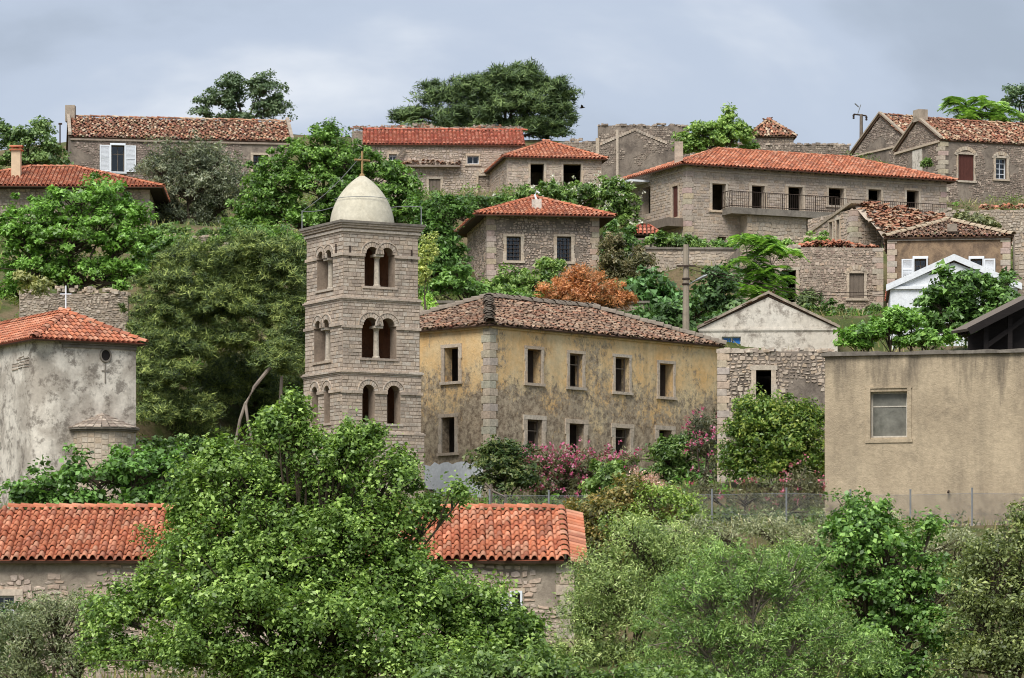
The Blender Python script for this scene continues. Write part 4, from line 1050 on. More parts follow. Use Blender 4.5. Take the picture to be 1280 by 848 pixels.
def white_gable_house():
    h = House('whitewashed_house', 'aged whitewashed gable house with small blue window above the stone ruin', 874, 161, -3, 470, 409, pxr=1047, W=8, wall='white_render', over=.03, cat='house')
    h.roof('gable_v', ridge_py=368, tile='old', w=.2, ex=.32, jit=.6, capr=.13)
    h.win('F', 902.5, 926, 421, 437, style='frame', sur=0, fmat='white_paint', trans=0)
    h.finish()
    r = h.F.holes[0]; fc = h.F
    for k in range(2):
        m = MB(); q = (r[1] - r[0]) / 2; bar(m, fc, r[0] + q * k + .07, r[0] + q * (k + 1) - .05, r[2] + .06, r[3] - .06, -.24, -.19); m.build('blue_pane', M['blue_paint'], h.root)
    m = MB(); bar(m, fc, -.04, h.L + .04, h.zt - .1, h.zt, 0, .06); bar(m, fc, -.02, h.L + .02, h.zt - .15, h.zt - .105, 0, .03); m.build('eaves_cornice', M['white_render'], h.root)
    for sg in (0, 1):
        A = h.P(-.12 if not sg else h.L + .12, -.12, h.ze - .16); B = h.P(h.L / 2, -.12, h.zr - .04); m = MB(); m.obox(A + Vector((0, 0, .06)), B - A, h.v * .2, (0, 0, .13)); m.build('verge_coping', M['mortar'], h.roof_obj)
    m = MB(); q = h.P(1.9, 1.2, h.zt + .75); m.lathe(q, [(.0, .25), (.15, .22), (.2, .1), (.2, -.3)], 10, PAL_OLD[1]); m.build('chimney_pot', M['tile_old'], h.root)
white_gable_house()

# dark shed roof at the right edge
def shed():
    D = 118.; root = empty('timber_shed', pt(1245, 440, D), 'dark timber shed roof with exposed rafters above the beige house, right edge', 'shed')
    A, B = pt(1211, 414, D), pt(1300, 369, D); C = Vector((0, 4.5, .3)); dn = (B - A).normalized()
    up = Vector((-dn.z, 0, dn.x))
    m = MB(); m.obox(A, B - A, C, up * .10); m.build('roof', M['wood_grey'], root)
    m = MB(); m.obox(A - up * .14 + Vector((0, -.05, 0)), B - A, (0, .06, 0), up * .26); m.build('verge_board', M['black_wood_shade'], root)
    for k in range(6):
        m = MB(); m.obox(A + dn * .1 + C * (k + .4) / 6.5 - up * .14, dn * ((B - A).length - .2), (0, .1, 0), up * .13); m.build('rafter', M['black_wood_shade'], root)
    for (px, top) in ((1232, 404), (1262, 390)):
        m = MB(); p = pt(px, top, D); m.obox(p + Vector((0, .4, -2.6)), (.16, 0, 0), (0, .16, 0), (0, 0, 2.55)); m.build('post', M['black_wood_shade'], root)
    m = MB(); p, q = pt(1238, 433, D), pt(1290, 396, D); d = (q - p); m.obox(p + Vector((0, .42, 0)), d, (0, .12, 0), (0, 0, .2)); m.build('brace', M['black_wood_shade'], root)
    m = MB(); q = [A + Vector((.1, .9, -.1)), B + Vector((0, .9, -.1)), B + Vector((0, .9, -3.2)), A + Vector((.1, .9, -2.2))]; q2 = [p + Vector((0, .1, 0)) for p in q]
    m.raw(q + q2, [(0, 1, 2, 3), (7, 6, 5, 4), (0, 4, 5, 1), (1, 5, 6, 2), (2, 6, 7, 3), (3, 7, 4, 0)]); m.build('shade_sheet', M['black_wood_shade'], root)  # black sheet standing in for the deep shade under the roof
shed()

# ------------------------------------------------------------------ middle house
def middle_house():
    h = House('square_stone_house', 'square grey stone house with red pyramid roof above the ochre house', 609.5, 178, 8, 366, 270, pxr=748, W=8.5, wall='grey_render', over=.8)
    h.roof('hip', ridge_py=247, tile='red', w=.23, ex=.36, jit=.03)
    h.win('F', 633, 651, 296, 326, style='grid', sur=.14, mull=0, trans=0); h.win('F', 696, 714, 296, 327, style='grid', sur=.14, mull=0, trans=0)
    h.finish(stone=dict(RUB, keep=lambda s, z, sd: fbm(s * 2 + sd, z * 2) < .35, l=(.1, .28), h=(.08, .16), jit=.034), quoins=(0, 1), qh=.3)
    k = h.P(h.L * .46, .75, 0); k.z = Z_(270, k.y); chimney(h.roof_obj, k, .52, Z_(250, k.y) - k.z, M['white_render'], None)
    m = MB(); q = k + Vector((0, 0, Z_(250, k.y) - k.z))
    m.tube([q, q + Vector((-.1, 0, .25)), q + Vector((0, 0, .45)), q + Vector((.15, 0, .35))], .06, 6); m.build('chimney_cowl', M['white_paint'], h.roof_obj)
    m = MB(); t = .05                                      # soffit boards of the deep eaves
    m.obox(h.P(-.6, -.6, h.zt - .18), h.u * (h.L + 1.2), h.v * .55, (0, 0, .04)); m.obox(h.P(-.6, 0, h.zt - .18), h.u * .55, h.v * h.W, (0, 0, .04)); m.build('soffit', M['wood_dark'], h.roof_obj)
middle_house()

# ------------------------------------------------------------------ long house with balconies
def long_house():
    h = House('long_balcony_house', 'long stone house with red hipped roof, seven dark openings and balconies', 858, 200, 24, 312, 206.5, pxr=1182, W=8.6, wall='mortar_pale', over=.55)
    h.roof('hip', ridge_py=187, tile='red', w=.24, ex=.36, jit=.02)
    ops = [(890, 907, 230, 263), (939.5, 955.5, 232.5, 263.5), (985, 1003, 234, 264), (1035.5, 1054.5, 235.5, 257), (1085, 1101, 237, 259), (1133, 1148, 238.5, 260)]
    for i, q in enumerate(ops): h.win('F', *q, style='open', sur=.15, arch=False)
    h.win('L', 841, 848, 233, 272, style='plank', sur=.16, fmat='wood_brown')
    h.win('L', 803, 813, 234, 268, style='open', sur=0)
    h.win('F', 1001, 1015, 282, 306, style='open', sur=.12); h.win('F', 897, 908, 296, 301, style='open', sur=0)
    h.finish(stone=dict(h=(.14, .21), l=(.18, .46), pal=PAL_PALE + PAL_STONE, proud=.022, jit=.01, six=False), quoins=(0, 1), qh=.33)
    m = MB()                                               # rafters under the eaves
    k = .2
    while k < h.L: m.obox(h.P(k, -.5, h.zt - .16), h.u * .1, h.v * .5, (0, 0, .12)); k += .5
    m.build('rafter_ends', M['wood_dark'], h.roof_obj)
    m = MB(); bar(m, h.F, 0, h.L, h.zt - .42, h.zt - .34, 0, .06, pick(PAL_PALE)); bar(m, h.Lf, 0, h.W, h.zt - .42, h.zt - .34, 0, .06, pick(PAL_PALE)); m.build('eaves_cornice', M['quoin'], h.root)
    c = h.P(-.15, 2.1, 0); c.z = Z_(206, c.y); chimney(h.roof_obj, h.P(.6, 2.2, Z_(203, 202)), .5, 1.25, M['mortar_pale'], None)
    # front balcony
    fc = h.F; z = fc.z_at(fc.s_at(950), 264.5); s0, s1 = fc.s_at(902), fc.s_at(1035); dp = 1.3
    m = MB(); bar(m, fc, s0, s1, z - .38, z - .0, -.03, dp); bl = m.build('balcony', M['concrete'], h.root)
    m = MB(); bar(m, fc, s1 + .004, h.L, z - .14, z + .04, -.02, .9); b2 = m.build('balcony', M['concrete'], h.root)
    def rail(par, pts, z, hh=.95, ornate=False):
        m = MB()
        for A, B in zip(pts[:-1], pts[1:]):
            A = Vector((A.x, A.y, z)); B = Vector((B.x, B.y, z)); L = (B - A).length; n = max(2, int(L / .14))
            for zz in (.1, hh): m.tube([A + Vector((0, 0, zz)), B + Vector((0, 0, zz))], .024, 4)
            for k in range(n + 1):
                P = A.lerp(B, k / n); th = .028 if k % 8 == 0 else .012
                if ornate and k % 2: m.tube([P + Vector((0, 0, .1)), P + Vector((.08, 0, .4)), P + Vector((-.08, 0, .65)), P + Vector((0, 0, hh))], .012, 4)
                else: m.tube([P + Vector((0, 0, 0)), P + Vector((0, 0, hh))], th, 4)
        m.build('railing', M['iron'], par)
    rail(bl, [fc.p(s0 + .05, 0, .0), fc.p(s0 + .05, 0, dp - .06)], z, 1.0, True); rail(bl, [fc.p(s0 + .05, 0, dp - .06), fc.p(s1, 0, dp - .06)], z)
    rail(b2, [fc.p(s1 + .05, 0, .84), fc.p(h.L, 0, .84)], z + .04, .9)
    # lower wing under the balcony
    sw0, sw1 = fc.s_at(925), fc.s_at(999); f2 = Face(fc.p(sw0, 0, .9), fc.d, fc.n, sw1 - sw0); m = MB(); m.obox(f2.p(0, h.z0, -.9), f2.d * f2.L, f2.n * .9, (0, 0, z - .385 - h.z0)); q = m.build('lower_wing', M['mortar_pale'], h.root)
    stones_build(stone_list(f2, h.z0 + 1, z - .4, pal=PAL_PALE, h=(.15, .28), l=(.2, .5)), 'stonework', M['quoin'], q)
    # left balcony and the shaded loggia beside it
    fl = h.Lf; t0, t1 = fl.s_at(800), fl.s_at(855); zz = fl.z_at(t1, 273)
    m = MB(); bar(m, fl, t0, t1, zz - .5, zz, -.02, 1.1); m.build('balcony', M['wood_grey'], h.root)
    m = MB(); bar(m, fl, -1.5, fl.s_at(812), fl.z_at(0, 236) - .05, fl.z_at(0, 236) + .07, -.02, 1.3); m.build('canopy', M['white_paint'], h.root)
long_house()

# ------------------------------------------------------------------ upper row
def upper_row():
    h = House('two_opening_house', 'small pale stone house with red hipped roof and two large black openings', 634, 215, 9, 246, 197, pxr=752, W=7.5, wall='mortar_pale', over=.35)
    h.roof('hip', ridge_py=177.5, tile='red', w=.25, ex=.38, jit=.04)
    h.win('F', 663, 680, 205, 232, sur=.12); h.win('F', 704, 726.5, 205.5, 236, sur=.12)
    h.finish(stone=dict(RUBP), quoins=())
    h = House('red_roofed_stone_house', 'wide rubble stone house with low red roof and tiny windows below the big pine', 458, 222, 2.5, 262, 181, pxr=652, W=7, wall='mortar', over=.25)
    h.roof('gable_u', ridge_py=163, tile='redold', w=.25, ex=.38, jit=.08)
    h.win('F', 486, 496, 193, 201, style='frame', sur=.1, fmat='white_paint'); h.win('F', 584, 598.5, 195, 205, style='frame', sur=.08, fmat='white_paint', mull=1, trans=0)
    h.win('F', 536, 550.5, 224, 246, style='plank', sur=.12); h.win('F', 598, 616, 220, 252, style='blocked', sur=.14, arch=True)
    h.finish(stone=dict(RUB, pal=PAL_STONE + PAL_PALE), faces='FR')
    # broken lean-to ledge across the wall
    fc = h.F; lz = MB(); s0, s1 = fc.s_at(488), fc.s_at(575); z = fc.z_at(0, 206)
    m = MB()
    for k in range(90):
        s = U(s0, s1); P = fc.p(s, z + U(-.1, .22) + .1 * math.sin(s * 2), U(.0, .5)); col = pick(PAL_OLDRED)
        arc_tile(m, P, (fc.d + fc.n * U(-.4, .4)).normalized(), (-fc.n + Vector((0, 0, U(-.2, .4)))).normalized(), Vector((0, 0, 1)), .1, .09, .4, col, 4)
    bar(m, fc, s0, s1, z - .18, z - .05, -.02, .5, PAL_DARK[2]); m.build('broken_ledge', M['tile_old'], h.root, kind='stuff')
    m = MB(); p = fc.p(fc.s_at(493), z + .1, .3); m.obox(p, (.75, 0, .95), (0, .12, 0), (-.1, 0, .1)); m.build('leaning_plank', M['wood_grey'], h.root)
    for k, (a_, b_) in enumerate(((500, 160), (560, 152.5))): pass
    # collapsed roof behind it
    D = 238; fr = Face(pt(440, 165, D), (1, 0, 0), (0, -1, 0), X_(652, D) - X_(440, D)); rt = empty('roofless_ruin', (X_(545, D), D, Z_(215, D)), 'roofless ruin with broken tiles along its wall top below the big pine', 'ruin')
    fr.top = lambda s: Z_(158, D) + .35 * fbm(s * .35, 2.) + .1
    mb = MB(); wall_panel(mb, fr, Z_(225, D), Z_(164, D), .5, True); wl = mb.build('wall', M['mortar'], rt); stones_build(stone_list(fr, Z_(200, D), Z_(154, D), **RUBD), 'stonework', M['stone_dark'], wl)
    top_rubble(fr, 0, fr.L, Z_(161, D), .5, .6, wl, pal=PAL_OLDRED + PAL_DARK, mat='tile_old', n=260)
    # left top house
    h = House('shuttered_house', 'stone house with old tile roof and white shuttered window on skyline, upper left', 88, 225, 9, 250, 171, pxr=362, W=7, wall='grey_render', over=.12)
    h.roof('gable_u', ridge_py=149.5, tile='oldred', w=.23, ex=.34, jit=.8, miss=.02, capr=.14)
    h.win('F', 139, 155.5, 182, 215, style='shut_both', sur=.06, mat='white_paint', fmat='wood_grey'); h.win('F', 316.5, 335, 194, 219, style='grid', sur=.13)
    h.finish(stone=dict(RUBD, keep=patch(-.05, .5)), faces='FR')
    m = MB(); o = h.P(-.12, h.W / 2, h.zr); m.obox(o + Vector((-.1, -.35, -.35)), (.65, 0, 0), (0, .7, 0), (0, 0, 1.1)); m.build('chimney', M['mortar'], h.roof_obj)
    m = MB(); bar(m, h.F, 0, h.L, h.zt - .2, h.zt - .08, 0, .12, PAL_DARK[1]); m.build('eaves_cornice', M['stone_dark'], h.root)
    for (A, B) in ((h.P(-.15, -.15, h.ze + .1), h.P(-.15, h.W / 2, h.zr + .12)), (h.P(h.L + .05, -.15, h.ze + .1), h.P(h.L + .05, h.W / 2, h.zr + .12))):
        m = MB(); m.obox(A, B - A, h.u * .22, (0, 0, .2)); m.build('verge_coping', M['mortar'], h.roof_obj)
    # left house with chimney
    h = House('chimney_house', 'stone house with low red hipped roof and cream chimney at far left', -70, 192, 3, 300, 234, pxr=186, W=9, wall='mortar', over=.9)
    h.roof('hip', ridge_py=209, tile='red', w=.24, ex=.36, jit=.05)
    h.finish(stone=dict(RUB), faces='FR', quoins=(1,))
    k = pt(20.5, 223, 194); chimney(h.roof_obj, k, .52, 1.6, m_plain('cream render', srgb(214, 192, 160), .15, 3), 'tiles')
    m = MB(); m.obox(h.P(-.5, -.7, h.zt - .28), h.u * (h.L + 1.2), h.v * .65, (0, 0, .04)); m.obox(h.P(h.L + .02, 0, h.zt - .28), h.u * .7, h.v * h.W, (0, 0, .04)); m.build('soffit', M['wood_dark'], h.roof_obj)
upper_row()

# ------------------------------------------------------------------ skyline ruins, right
def free_wall(name, label, px0, px1, D, a, top, bot, th=.5, pal=PAL_STONE, cat='ruin', mat='stone', core='mortar', stone=None, holes=(), rubble=.25, topf=None, uneven=.25):
    c = Vector((X_(px0, D), D, 0)); a = R(a); u = Vector((math.cos(a), math.sin(a), 0)); n = Vector((math.sin(a), -math.cos(a), 0))
    fc = Face(c, u, n, 1); fc.L = fc.s_at(px1); zb, zt = Z_(bot, D), Z_(top, D)
    root = empty(name, (c.x, c.y, zb), label, cat)
    for hq in holes: fc.holes.append(fc.rect(*hq[:4]))
    mb = MB(); wall_panel(mb, fc, zb - 1.2, zt, th, True); w_ = mb.build('wall', M[core], root)
    stones_build(stone_list(fc, zb - .4, zt, margin=.02, **(stone or dict(RUB, pal=pal))), 'stonework', M[mat], w_)
    if rubble: top_rubble(fc, 0, fc.L, zt, th, rubble, w_, pal=pal, mat=mat)
    return root, fc, w_, zt
def skyline_right():
    D = 238
    root, fc, w_, zt = free_wall('gable_ruin', 'tall roofless rubble wall with a gable trace, right of the skyline pine', 748, 862, D, 4, 157, 262, pal=PAL_DARK, mat='stone_dark', core='grey_render', stone=dict(RUBD, keep=patch(.1, .6)), rubble=.5)
    m = MB(); P = [(fc.s_at(750), fc.z_at(0, 180)), (fc.s_at(792), fc.z_at(3, 162)), (fc.s_at(834), fc.z_at(5, 180))]
    for A, B in zip(P[:-1], P[1:]):
        n = 14
        for k in range(n):
            a0, b0 = A[0] + (B[0] - A[0]) * k / n, A[1] + (B[1] - A[1]) * k / n; bar(m, fc, a0, a0 + (B[0] - A[0]) / n - .01, b0 - .1, b0 + .08, 0, .07, pick(PAL_STONE))
    m.build('gable_trace', M['stone'], w_)
    m = MB(); bar(m, fc, fc.s_at(770), fc.s_at(773), zt - 6, zt - .3, .03, .1, PAL_PALE[0]); bar(m, fc, fc.s_at(745), fc.s_at(749), zt - 5.2, zt - .9, -.3, .08, PAL_PALE[1]); m.build('pilaster', M['quoin'], w_)
    free_wall('boundary_wall', 'long low stone wall on the skyline behind the long red roof', 862, 1062, 236, 3, 180, 215, pal=PAL_DARK, mat='stone_dark', core='grey_render', stone=dict(RUBD), rubble=.16, cat='wall')
    free_wall('broken_wall', 'short crumbling wall between the pine and the tall gable ruin', 700, 750, 240, 2, 178, 215, pal=PAL_DARK, mat='stone_dark', rubble=.5)
    h = House('small_old_roofed_house', 'small ruin with a weathered hipped tile roof on the skyline', 937, 242, 2, 215, 171, pxr=992, W=5, wall='grey_render', over=.2, cat='ruin')
    h.roof('hip', ridge_py=150, tile='oldred', w=.24, ex=.36, jit=.5, capr=.15); h.finish(stone=dict(RUBD), faces='F')
    # two gabled houses at upper right
    h = House('grey_gabled_house', 'grey stone gabled house on the skyline, partly hidden by the one with brown shutters', 1138, 234, 27, 245, 178, pxr=1230, pxl=1064, wall='grey_render', over=.1)
    h.gable = None
    h = gabled_pair(h, 147.5, 'oldred')
    h.finish(stone=dict(RUBD, keep=patch(.1, .5)), faces='FL')
    h = House('brown_shutter_house', 'stone house with old tile roof and red brown shutter, upper right edge', 1176, 222, 21, 268, 175, pxr=1330, pxl=1119, wall='grey_render', over=.12)
    h.roof('gable_u', ridge_py=153.5, tile='oldred', w=.23, ex=.34, jit=.75, capr=.15)
    h.win('F', 1197.5, 1217, 193.5, 226, style='plank', sur=.1, fmat='wood_brown', arch=True); h.win('F', 1244.5, 1258, 198, 224, style='glazed', sur=.14, fmat='white_paint', arch=True, trans=3)
    h.finish(stone=dict(RUBD, keep=patch(.15, .5)), faces='FL'); h.quoin(0, .3)
    m = MB(); m.obox(h.P(-.15, h.W / 2 - .4, h.zr - .2), h.u * .7, h.v * .8, (0, 0, .8)); m.build('chimney', M['mortar'], h.roof_obj)
    m = MB(); bar(m, h.Lf, 0, h.W, h.zt - .12, h.zt + .03, 0, .12, PAL_PALE[1]); m.build('gable_moulding', M['quoin'], h.root)
    m = MB(); A, B = h.P(-.16, -.12, h.ze + .1), h.P(-.16, h.W / 2, h.zr + .1); m.obox(A, B - A, h.u * .25, (0, 0, .14)); A = h.P(-.16, h.W + .12, h.ze + .1); m.obox(A, B - A, h.u * .25, (0, 0, .14)); m.build('verge_coping', M['quoin'], h.roof_obj)
    m = MB(); fl = h.Lf; bar(m, fl, fl.s_at(1141), fl.s_at(1153), h.zt - 2.6, h.zt - .2, 0, .04); m.build('plaster_panel', M['white_render'], h.root)
def gabled_pair(h, py, tile):
    h.roof('gable_u', ridge_py=py, tile=tile, w=.23, ex=.34, jit=.7, capr=.14)
    m = MB(); A, B = h.P(-.14, -.1, h.ze + .1), h.P(-.14, h.W / 2, h.zr + .1); m.obox(A, B - A, h.u * .25, (0, 0, .13)); A = h.P(-.14, h.W + .1, h.ze + .1); m.obox(A, B - A, h.u * .25, (0, 0, .13)); m.build('verge_coping', M['quoin'], h.roof_obj)
    m = MB(); bar(m, h.Lf, 0, h.W, h.zt - .1, h.zt + .02, 0, .1, PAL_PALE[1]); m.build('gable_moulding', M['quoin'], h.root)
    return h
skyline_right()

# ------------------------------------------------------------------ terraces and ruins below the long house
def terraces():
    st = dict(RUB)
    root, fc, w_, zt = free_wall('terrace_wall', 'stone garden wall with pale coping below the long balcony house', 808, 930, 186, 2, 312, 400, core='mortar_pale', stone=dict(RUBP), rubble=0, cat='wall', holes=((834, 851, 343, 362),))
    m = MB(); bar(m, fc, -.05, fc.L, zt + .003, zt + .12, -.55, .1); m.build('coping', M['concrete'], root)
    h = House('doorway_ruin', 'roofless rubble house with dark doorway and boarded window under broken red tiles', 925, 180, 3, 405, 309, pxr=1103, W=7, wall='mortar', over=0, cat='ruin'); h.zt = h.ze
    h.win('F', 977, 995, 338, 378, style='open', sur=.16); h.win('F', 1061.5, 1080, 342, 373, style='plank', sur=.12, arch=True, fmat='wood_grey')
    h.finish(stone=dict(RUBD, pal=PAL_DARK + PAL_STONE), faces='F', mat='stone'); h.quoin(1, .3)
    m = MB(); fc = h.F                                      # lid of beams and loose red tiles
    m2 = MB(); m2.obox(h.P(0.05, .05, h.zt - .3), h.u * (h.L - .1), h.v * (h.W - .1), (0, 0, .12)); m2.build('inner_lid', M['wood_dark'], h.root)
    s0, s1 = fc.s_at(1000), fc.s_at(1100)
    for k in range(230):
        s = U(s0, s1); t = (s - s0) / (s1 - s0); P = fc.p(s, h.zt + U(0, .32) * math.sin(math.pi * min(1, t + .1)) + .02, U(-1.2, .12))
        arc_tile(m, P, (fc.d + fc.n * U(-.6, .6)).normalized(), (-fc.n + fc.d * U(-.5, .5) + Vector((0, 0, U(.0, .5)))).normalized(), Vector((U(-.3, .3), 0, 1)).normalized(), .1, .09, .4, pick(PAL_RED + PAL_OLDRED[:3]), 4)
    m.build('loose_tiles', M['tile_red'], h.root, kind='stuff')
    top_rubble(fc, 0, s0, h.zt, .45, .2, h.root)
    # ruin with collapsed tile heap
    h = House('collapsed_ruin', 'collapsed stone house with a heap of broken roof tiles in front of the long house', 1066, 189, 24, 330, 262, pxr=1180, W=5.2, wall='mortar', over=0, cat='ruin'); h.zt = h.ze
    h.win('L', 1037, 1041, 278, 300, sur=.12); h.win('L', 1046, 1050, 275, 300, sur=.1)
    h.finish(stone=dict(RUBP), faces='FL'); h.quoin(0, .3)
    m = MB(); fl = h.Lf                                     # sloping verge of the surviving side wall
    A, B = fl.p(0, h.zt - .9, -.3), fl.p(fl.L, h.zt + .35, -.3); m.obox(A + fl.n * .4, B - A, -fl.n * .75, (0, 0, .16)); m.build('verge_coping', M['quoin'], h.root)
    m = MB(); hz = lambda a_, b_: h.zt - .02 + b_ * .62 + .3 * fbm(a_ * .6, b_ * .6) + .25 * math.sin(a_ * .8)
    for k in range(900):
        a_, b_ = U(.5, h.L), U(-3.0, .3); zz = hz(a_, b_) + U(-.05, .1)
        d = Vector((math.cos(k * 2.4), math.sin(k * 2.4), U(-.25, .35))).normalized(); s_ = d.cross(Vector((U(-.3, .3), U(-.3, .3), 1))).normalized()
        arc_tile(m, h.P(a_, b_, zz), s_, d, s_.cross(d) * (1 if s_.cross(d).z > 0 else -1), .1, .085, U(.2, .45), pick(PAL_OLDRED), 4)
    m.build('tile_heap', M['tile_old'], h.root, kind='stuff')
    m = MB(); gx = 14
    for i in range(gx):
        for j in range(6):
            q = [(i, j), (i + 1, j), (i + 1, j + 1), (i, j + 1)]
            m.face([h.P(.3 + x * (h.L - .3) / gx, -3.3 + y * .6, hz(.3 + x * (h.L - .3) / gx, -3.3 + y * .6) - .04) for x, y in q], PAL_DARK[3])
    m.build('rubble_mound', M['stone_dark'], h.root)
    # small pyramid roofed house with white shutters
    h = House('white_shuttered_house', 'brown rendered house with low old tile hip roof and white shutters above the white gable', 1110, 172, -6.8, 400, 297.5, pxr=1262, W=6.5, wall='brown_render', over=.18)
    h.roof('hip', ridge_py=276, tile='old', w=.22, ex=.34, jit=.5, capr=.2, capmat=M['ridge_pale'])
    h.win('F', 1143, 1158, 324, 350, style='shut_l', sur=.07, mat='white_paint', fmat='wood_grey'); h.win('F', 1213, 1228, 324, 352, style='shut_r', sur=.07, mat='white_paint', fmat='wood_grey')
    h.finish(quoins=(0, 1)); m = MB(); bar(m, h.F, 0, h.L, h.zt - .14, h.zt - .03, 0, .1); m.build('eaves_cornice', M['concrete'], h.root)
    m = MB(); q = h.P(h.L * .49, -.05, h.ze + .28); m.obox(q, h.u * .5, h.v * .3, Vector((0, .1, .4))); m.build('roof_hatch', M['ridge_mortar'], h.roof_obj)
    # bright white gable
    h = House('white_gable_house', 'bright white plastered gable house half hidden by a green tree, right', 1113, 160, -5.5, 440, 359.5, pxr=1272, W=7, wall='white_clean', over=.14)
    h.roof('gable_v', ridge_py=324, tile='redold', w=.24, ex=.36, jit=.1)
    h.finish(); fc = h.F; m = MB()
    bar(m, fc, -.12, h.L + .12, h.zt - .05, h.zt + .08, 0, .13); m.build('gable_moulding', M['white_clean'], h.root)
    for sg in (0, 1):
        A = h.P(-.2 if not sg else h.L + .2, -.2, h.ze - .02); B = h.P(h.L / 2, -.2, h.zr + .1); m = MB(); m.obox(A - Vector((0, 0, .16)), B - A, h.v * .3, (0, 0, .3)); m.build('verge_coping', M['white_clean'], h.roof_obj)
    # broken walls at right edge
    free_wall('crumbling_wall', 'crumbling terrace wall with loose tiles on top below the brown shutter house', 1172, 1300, 205, 4, 266, 330, pal=PAL_STONE, stone=dict(RUB), rubble=.5, cat='wall')
    root, fc, w_, zt = free_wall('tile_topped_wall', 'rubble wall with orange broken tiles along its top at right edge', 1225, 1300, 199, -3, 263, 330, pal=PAL_STONE, stone=dict(RUB), rubble=0, cat='wall')
    m = MB()
    for k in range(90): arc_tile(m, fc.p(U(0, fc.L), zt + U(0, .3), -U(0, .5)), fc.d, (-fc.n + Vector((0, 0, U(0, .6)))).normalized(), Vector((0, 0, 1)), .1, .09, .4, pick(PAL_RED + PAL_OLDRED), 4)
    m.build('loose_tiles', M['tile_red'], w_, kind='stuff')
    free_wall('gate_pier', 'square stone pier at right edge beside the white shuttered house', 1268, 1300, 178, 0, 290, 400, pal=PAL_PALE, stone=dict(RUBP), rubble=0, cat='pier')
    free_wall('mossy_ruin_wall', 'low ruined rubble wall right of the tile heap, above the white shutters', 1180, 1300, 184, 2, 296, 335, pal=PAL_STONE, stone=dict(RUB), rubble=.6, cat='wall')
    free_wall('retaining_wall', 'rough retaining wall at the foot of the long balcony house', 908, 1015, 193, 4, 299, 335, pal=PAL_PALE, stone=dict(RUBP, l=(.2, .5), h=(.14, .26)), rubble=.35, cat='wall')
    # gate with little tiled roof
    D = 192; root = empty('gateway', pt(805, 330, D), 'small gateway with its own little red tile roof left of the terrace wall', 'gateway')
    for px in (789, 819):
        m = MB(); p = pt(px, 335, D); m.obox(p + Vector((-.2, -.2, -1)), (.45, 0, 0), (0, .5, 0), (0, 0, Z_(293, D) - p.z + 1)); m.build('pier', M['mortar_pale'], root)
    m = MB(); p = pt(786, 297, D); m.obox(p + Vector((0, -.3, 0)), (X_(824, D) - X_(786, D), 0, 0), (0, .7, 0), (0, 0, .16)); m.build('beam', M['wood_dark'], root)
    tm, dm = MB(), MB(); x0, x1 = X_(783, D), X_(828, D); z0, z1 = Z_(295, D), Z_(282, D); xm = (x0 + x1) / 2
    slope(tm, dm, (x0, D - .7, z0), (x1, D - .7, z0), (xm + .3, D, z1), (xm - .3, D, z1), w=.22, ex=.3, pal=PAL_REDOLD, jit=.1); slope(tm, dm, (x1, D + .7, z0), (x0, D + .7, z0), (xm - .3, D, z1), (xm + .3, D, z1), w=.22, ex=.3, pal=PAL_REDOLD, jit=.1)
    slope(tm, dm, (x0, D + .7, z0), (x0, D - .7, z0), (xm - .3, D, z1), (xm - .3, D, z1), w=.22, ex=.3, pal=PAL_REDOLD); slope(tm, dm, (x1, D - .7, z0), (x1, D + .7, z0), (xm + .3, D, z1), (xm + .3, D, z1), w=.22, ex=.3, pal=PAL_REDOLD)
    r_ = dm.build('roof', M['deck'], root); tm.build('cover_tiles', M['tile_red'], r_, kind='stuff')
    # loggia wall left of the long house and the walls between
    free_wall('dark_rubble_wall', 'dark rubble wall between the oleander slope and the gateway', 755, 812, 197, 0, 300, 370, pal=PAL_DARK, mat='stone_dark', stone=dict(RUBD), cat='wall')
    free_wall('leaning_side_wall', 'narrow broken stone wall standing left of the long balcony house', 764, 806, 210, 5, 238, 300, pal=PAL_STONE, stone=dict(RUB), cat='wall')
    free_wall('ruined_apse_wall', 'rough rubble wall remnant behind the church roof', 24, 160, 152, 3, 367, 425, pal=PAL_STONE + PAL_PALE, stone=dict(RUB, l=(.1, .34), h=(.06, .14), jit=.04), rubble=.9, cat='ruin')
    root, fc, w_, zt = free_wall('plastered_garden_wall', 'low plastered garden wall with coping just above the ochre house roof', 520, 812, 165, 1, 379, 420, core='mortar_pale', stone=dict(RUBP, keep=patch(-.3, .4)), rubble=0, cat='wall')
    m = MB(); bar(m, fc, 0, fc.L, zt + .003, zt + .12, -.55, .1); m.build('coping', M['concrete'], root)
    free_wall('foundation_wall', 'broken rubble wall top among the bushes left of the bell tower', 205, 330, 186, -3, 297, 325, pal=PAL_PALE, stone=dict(RUBP), rubble=.4, cat='wall')
terraces()

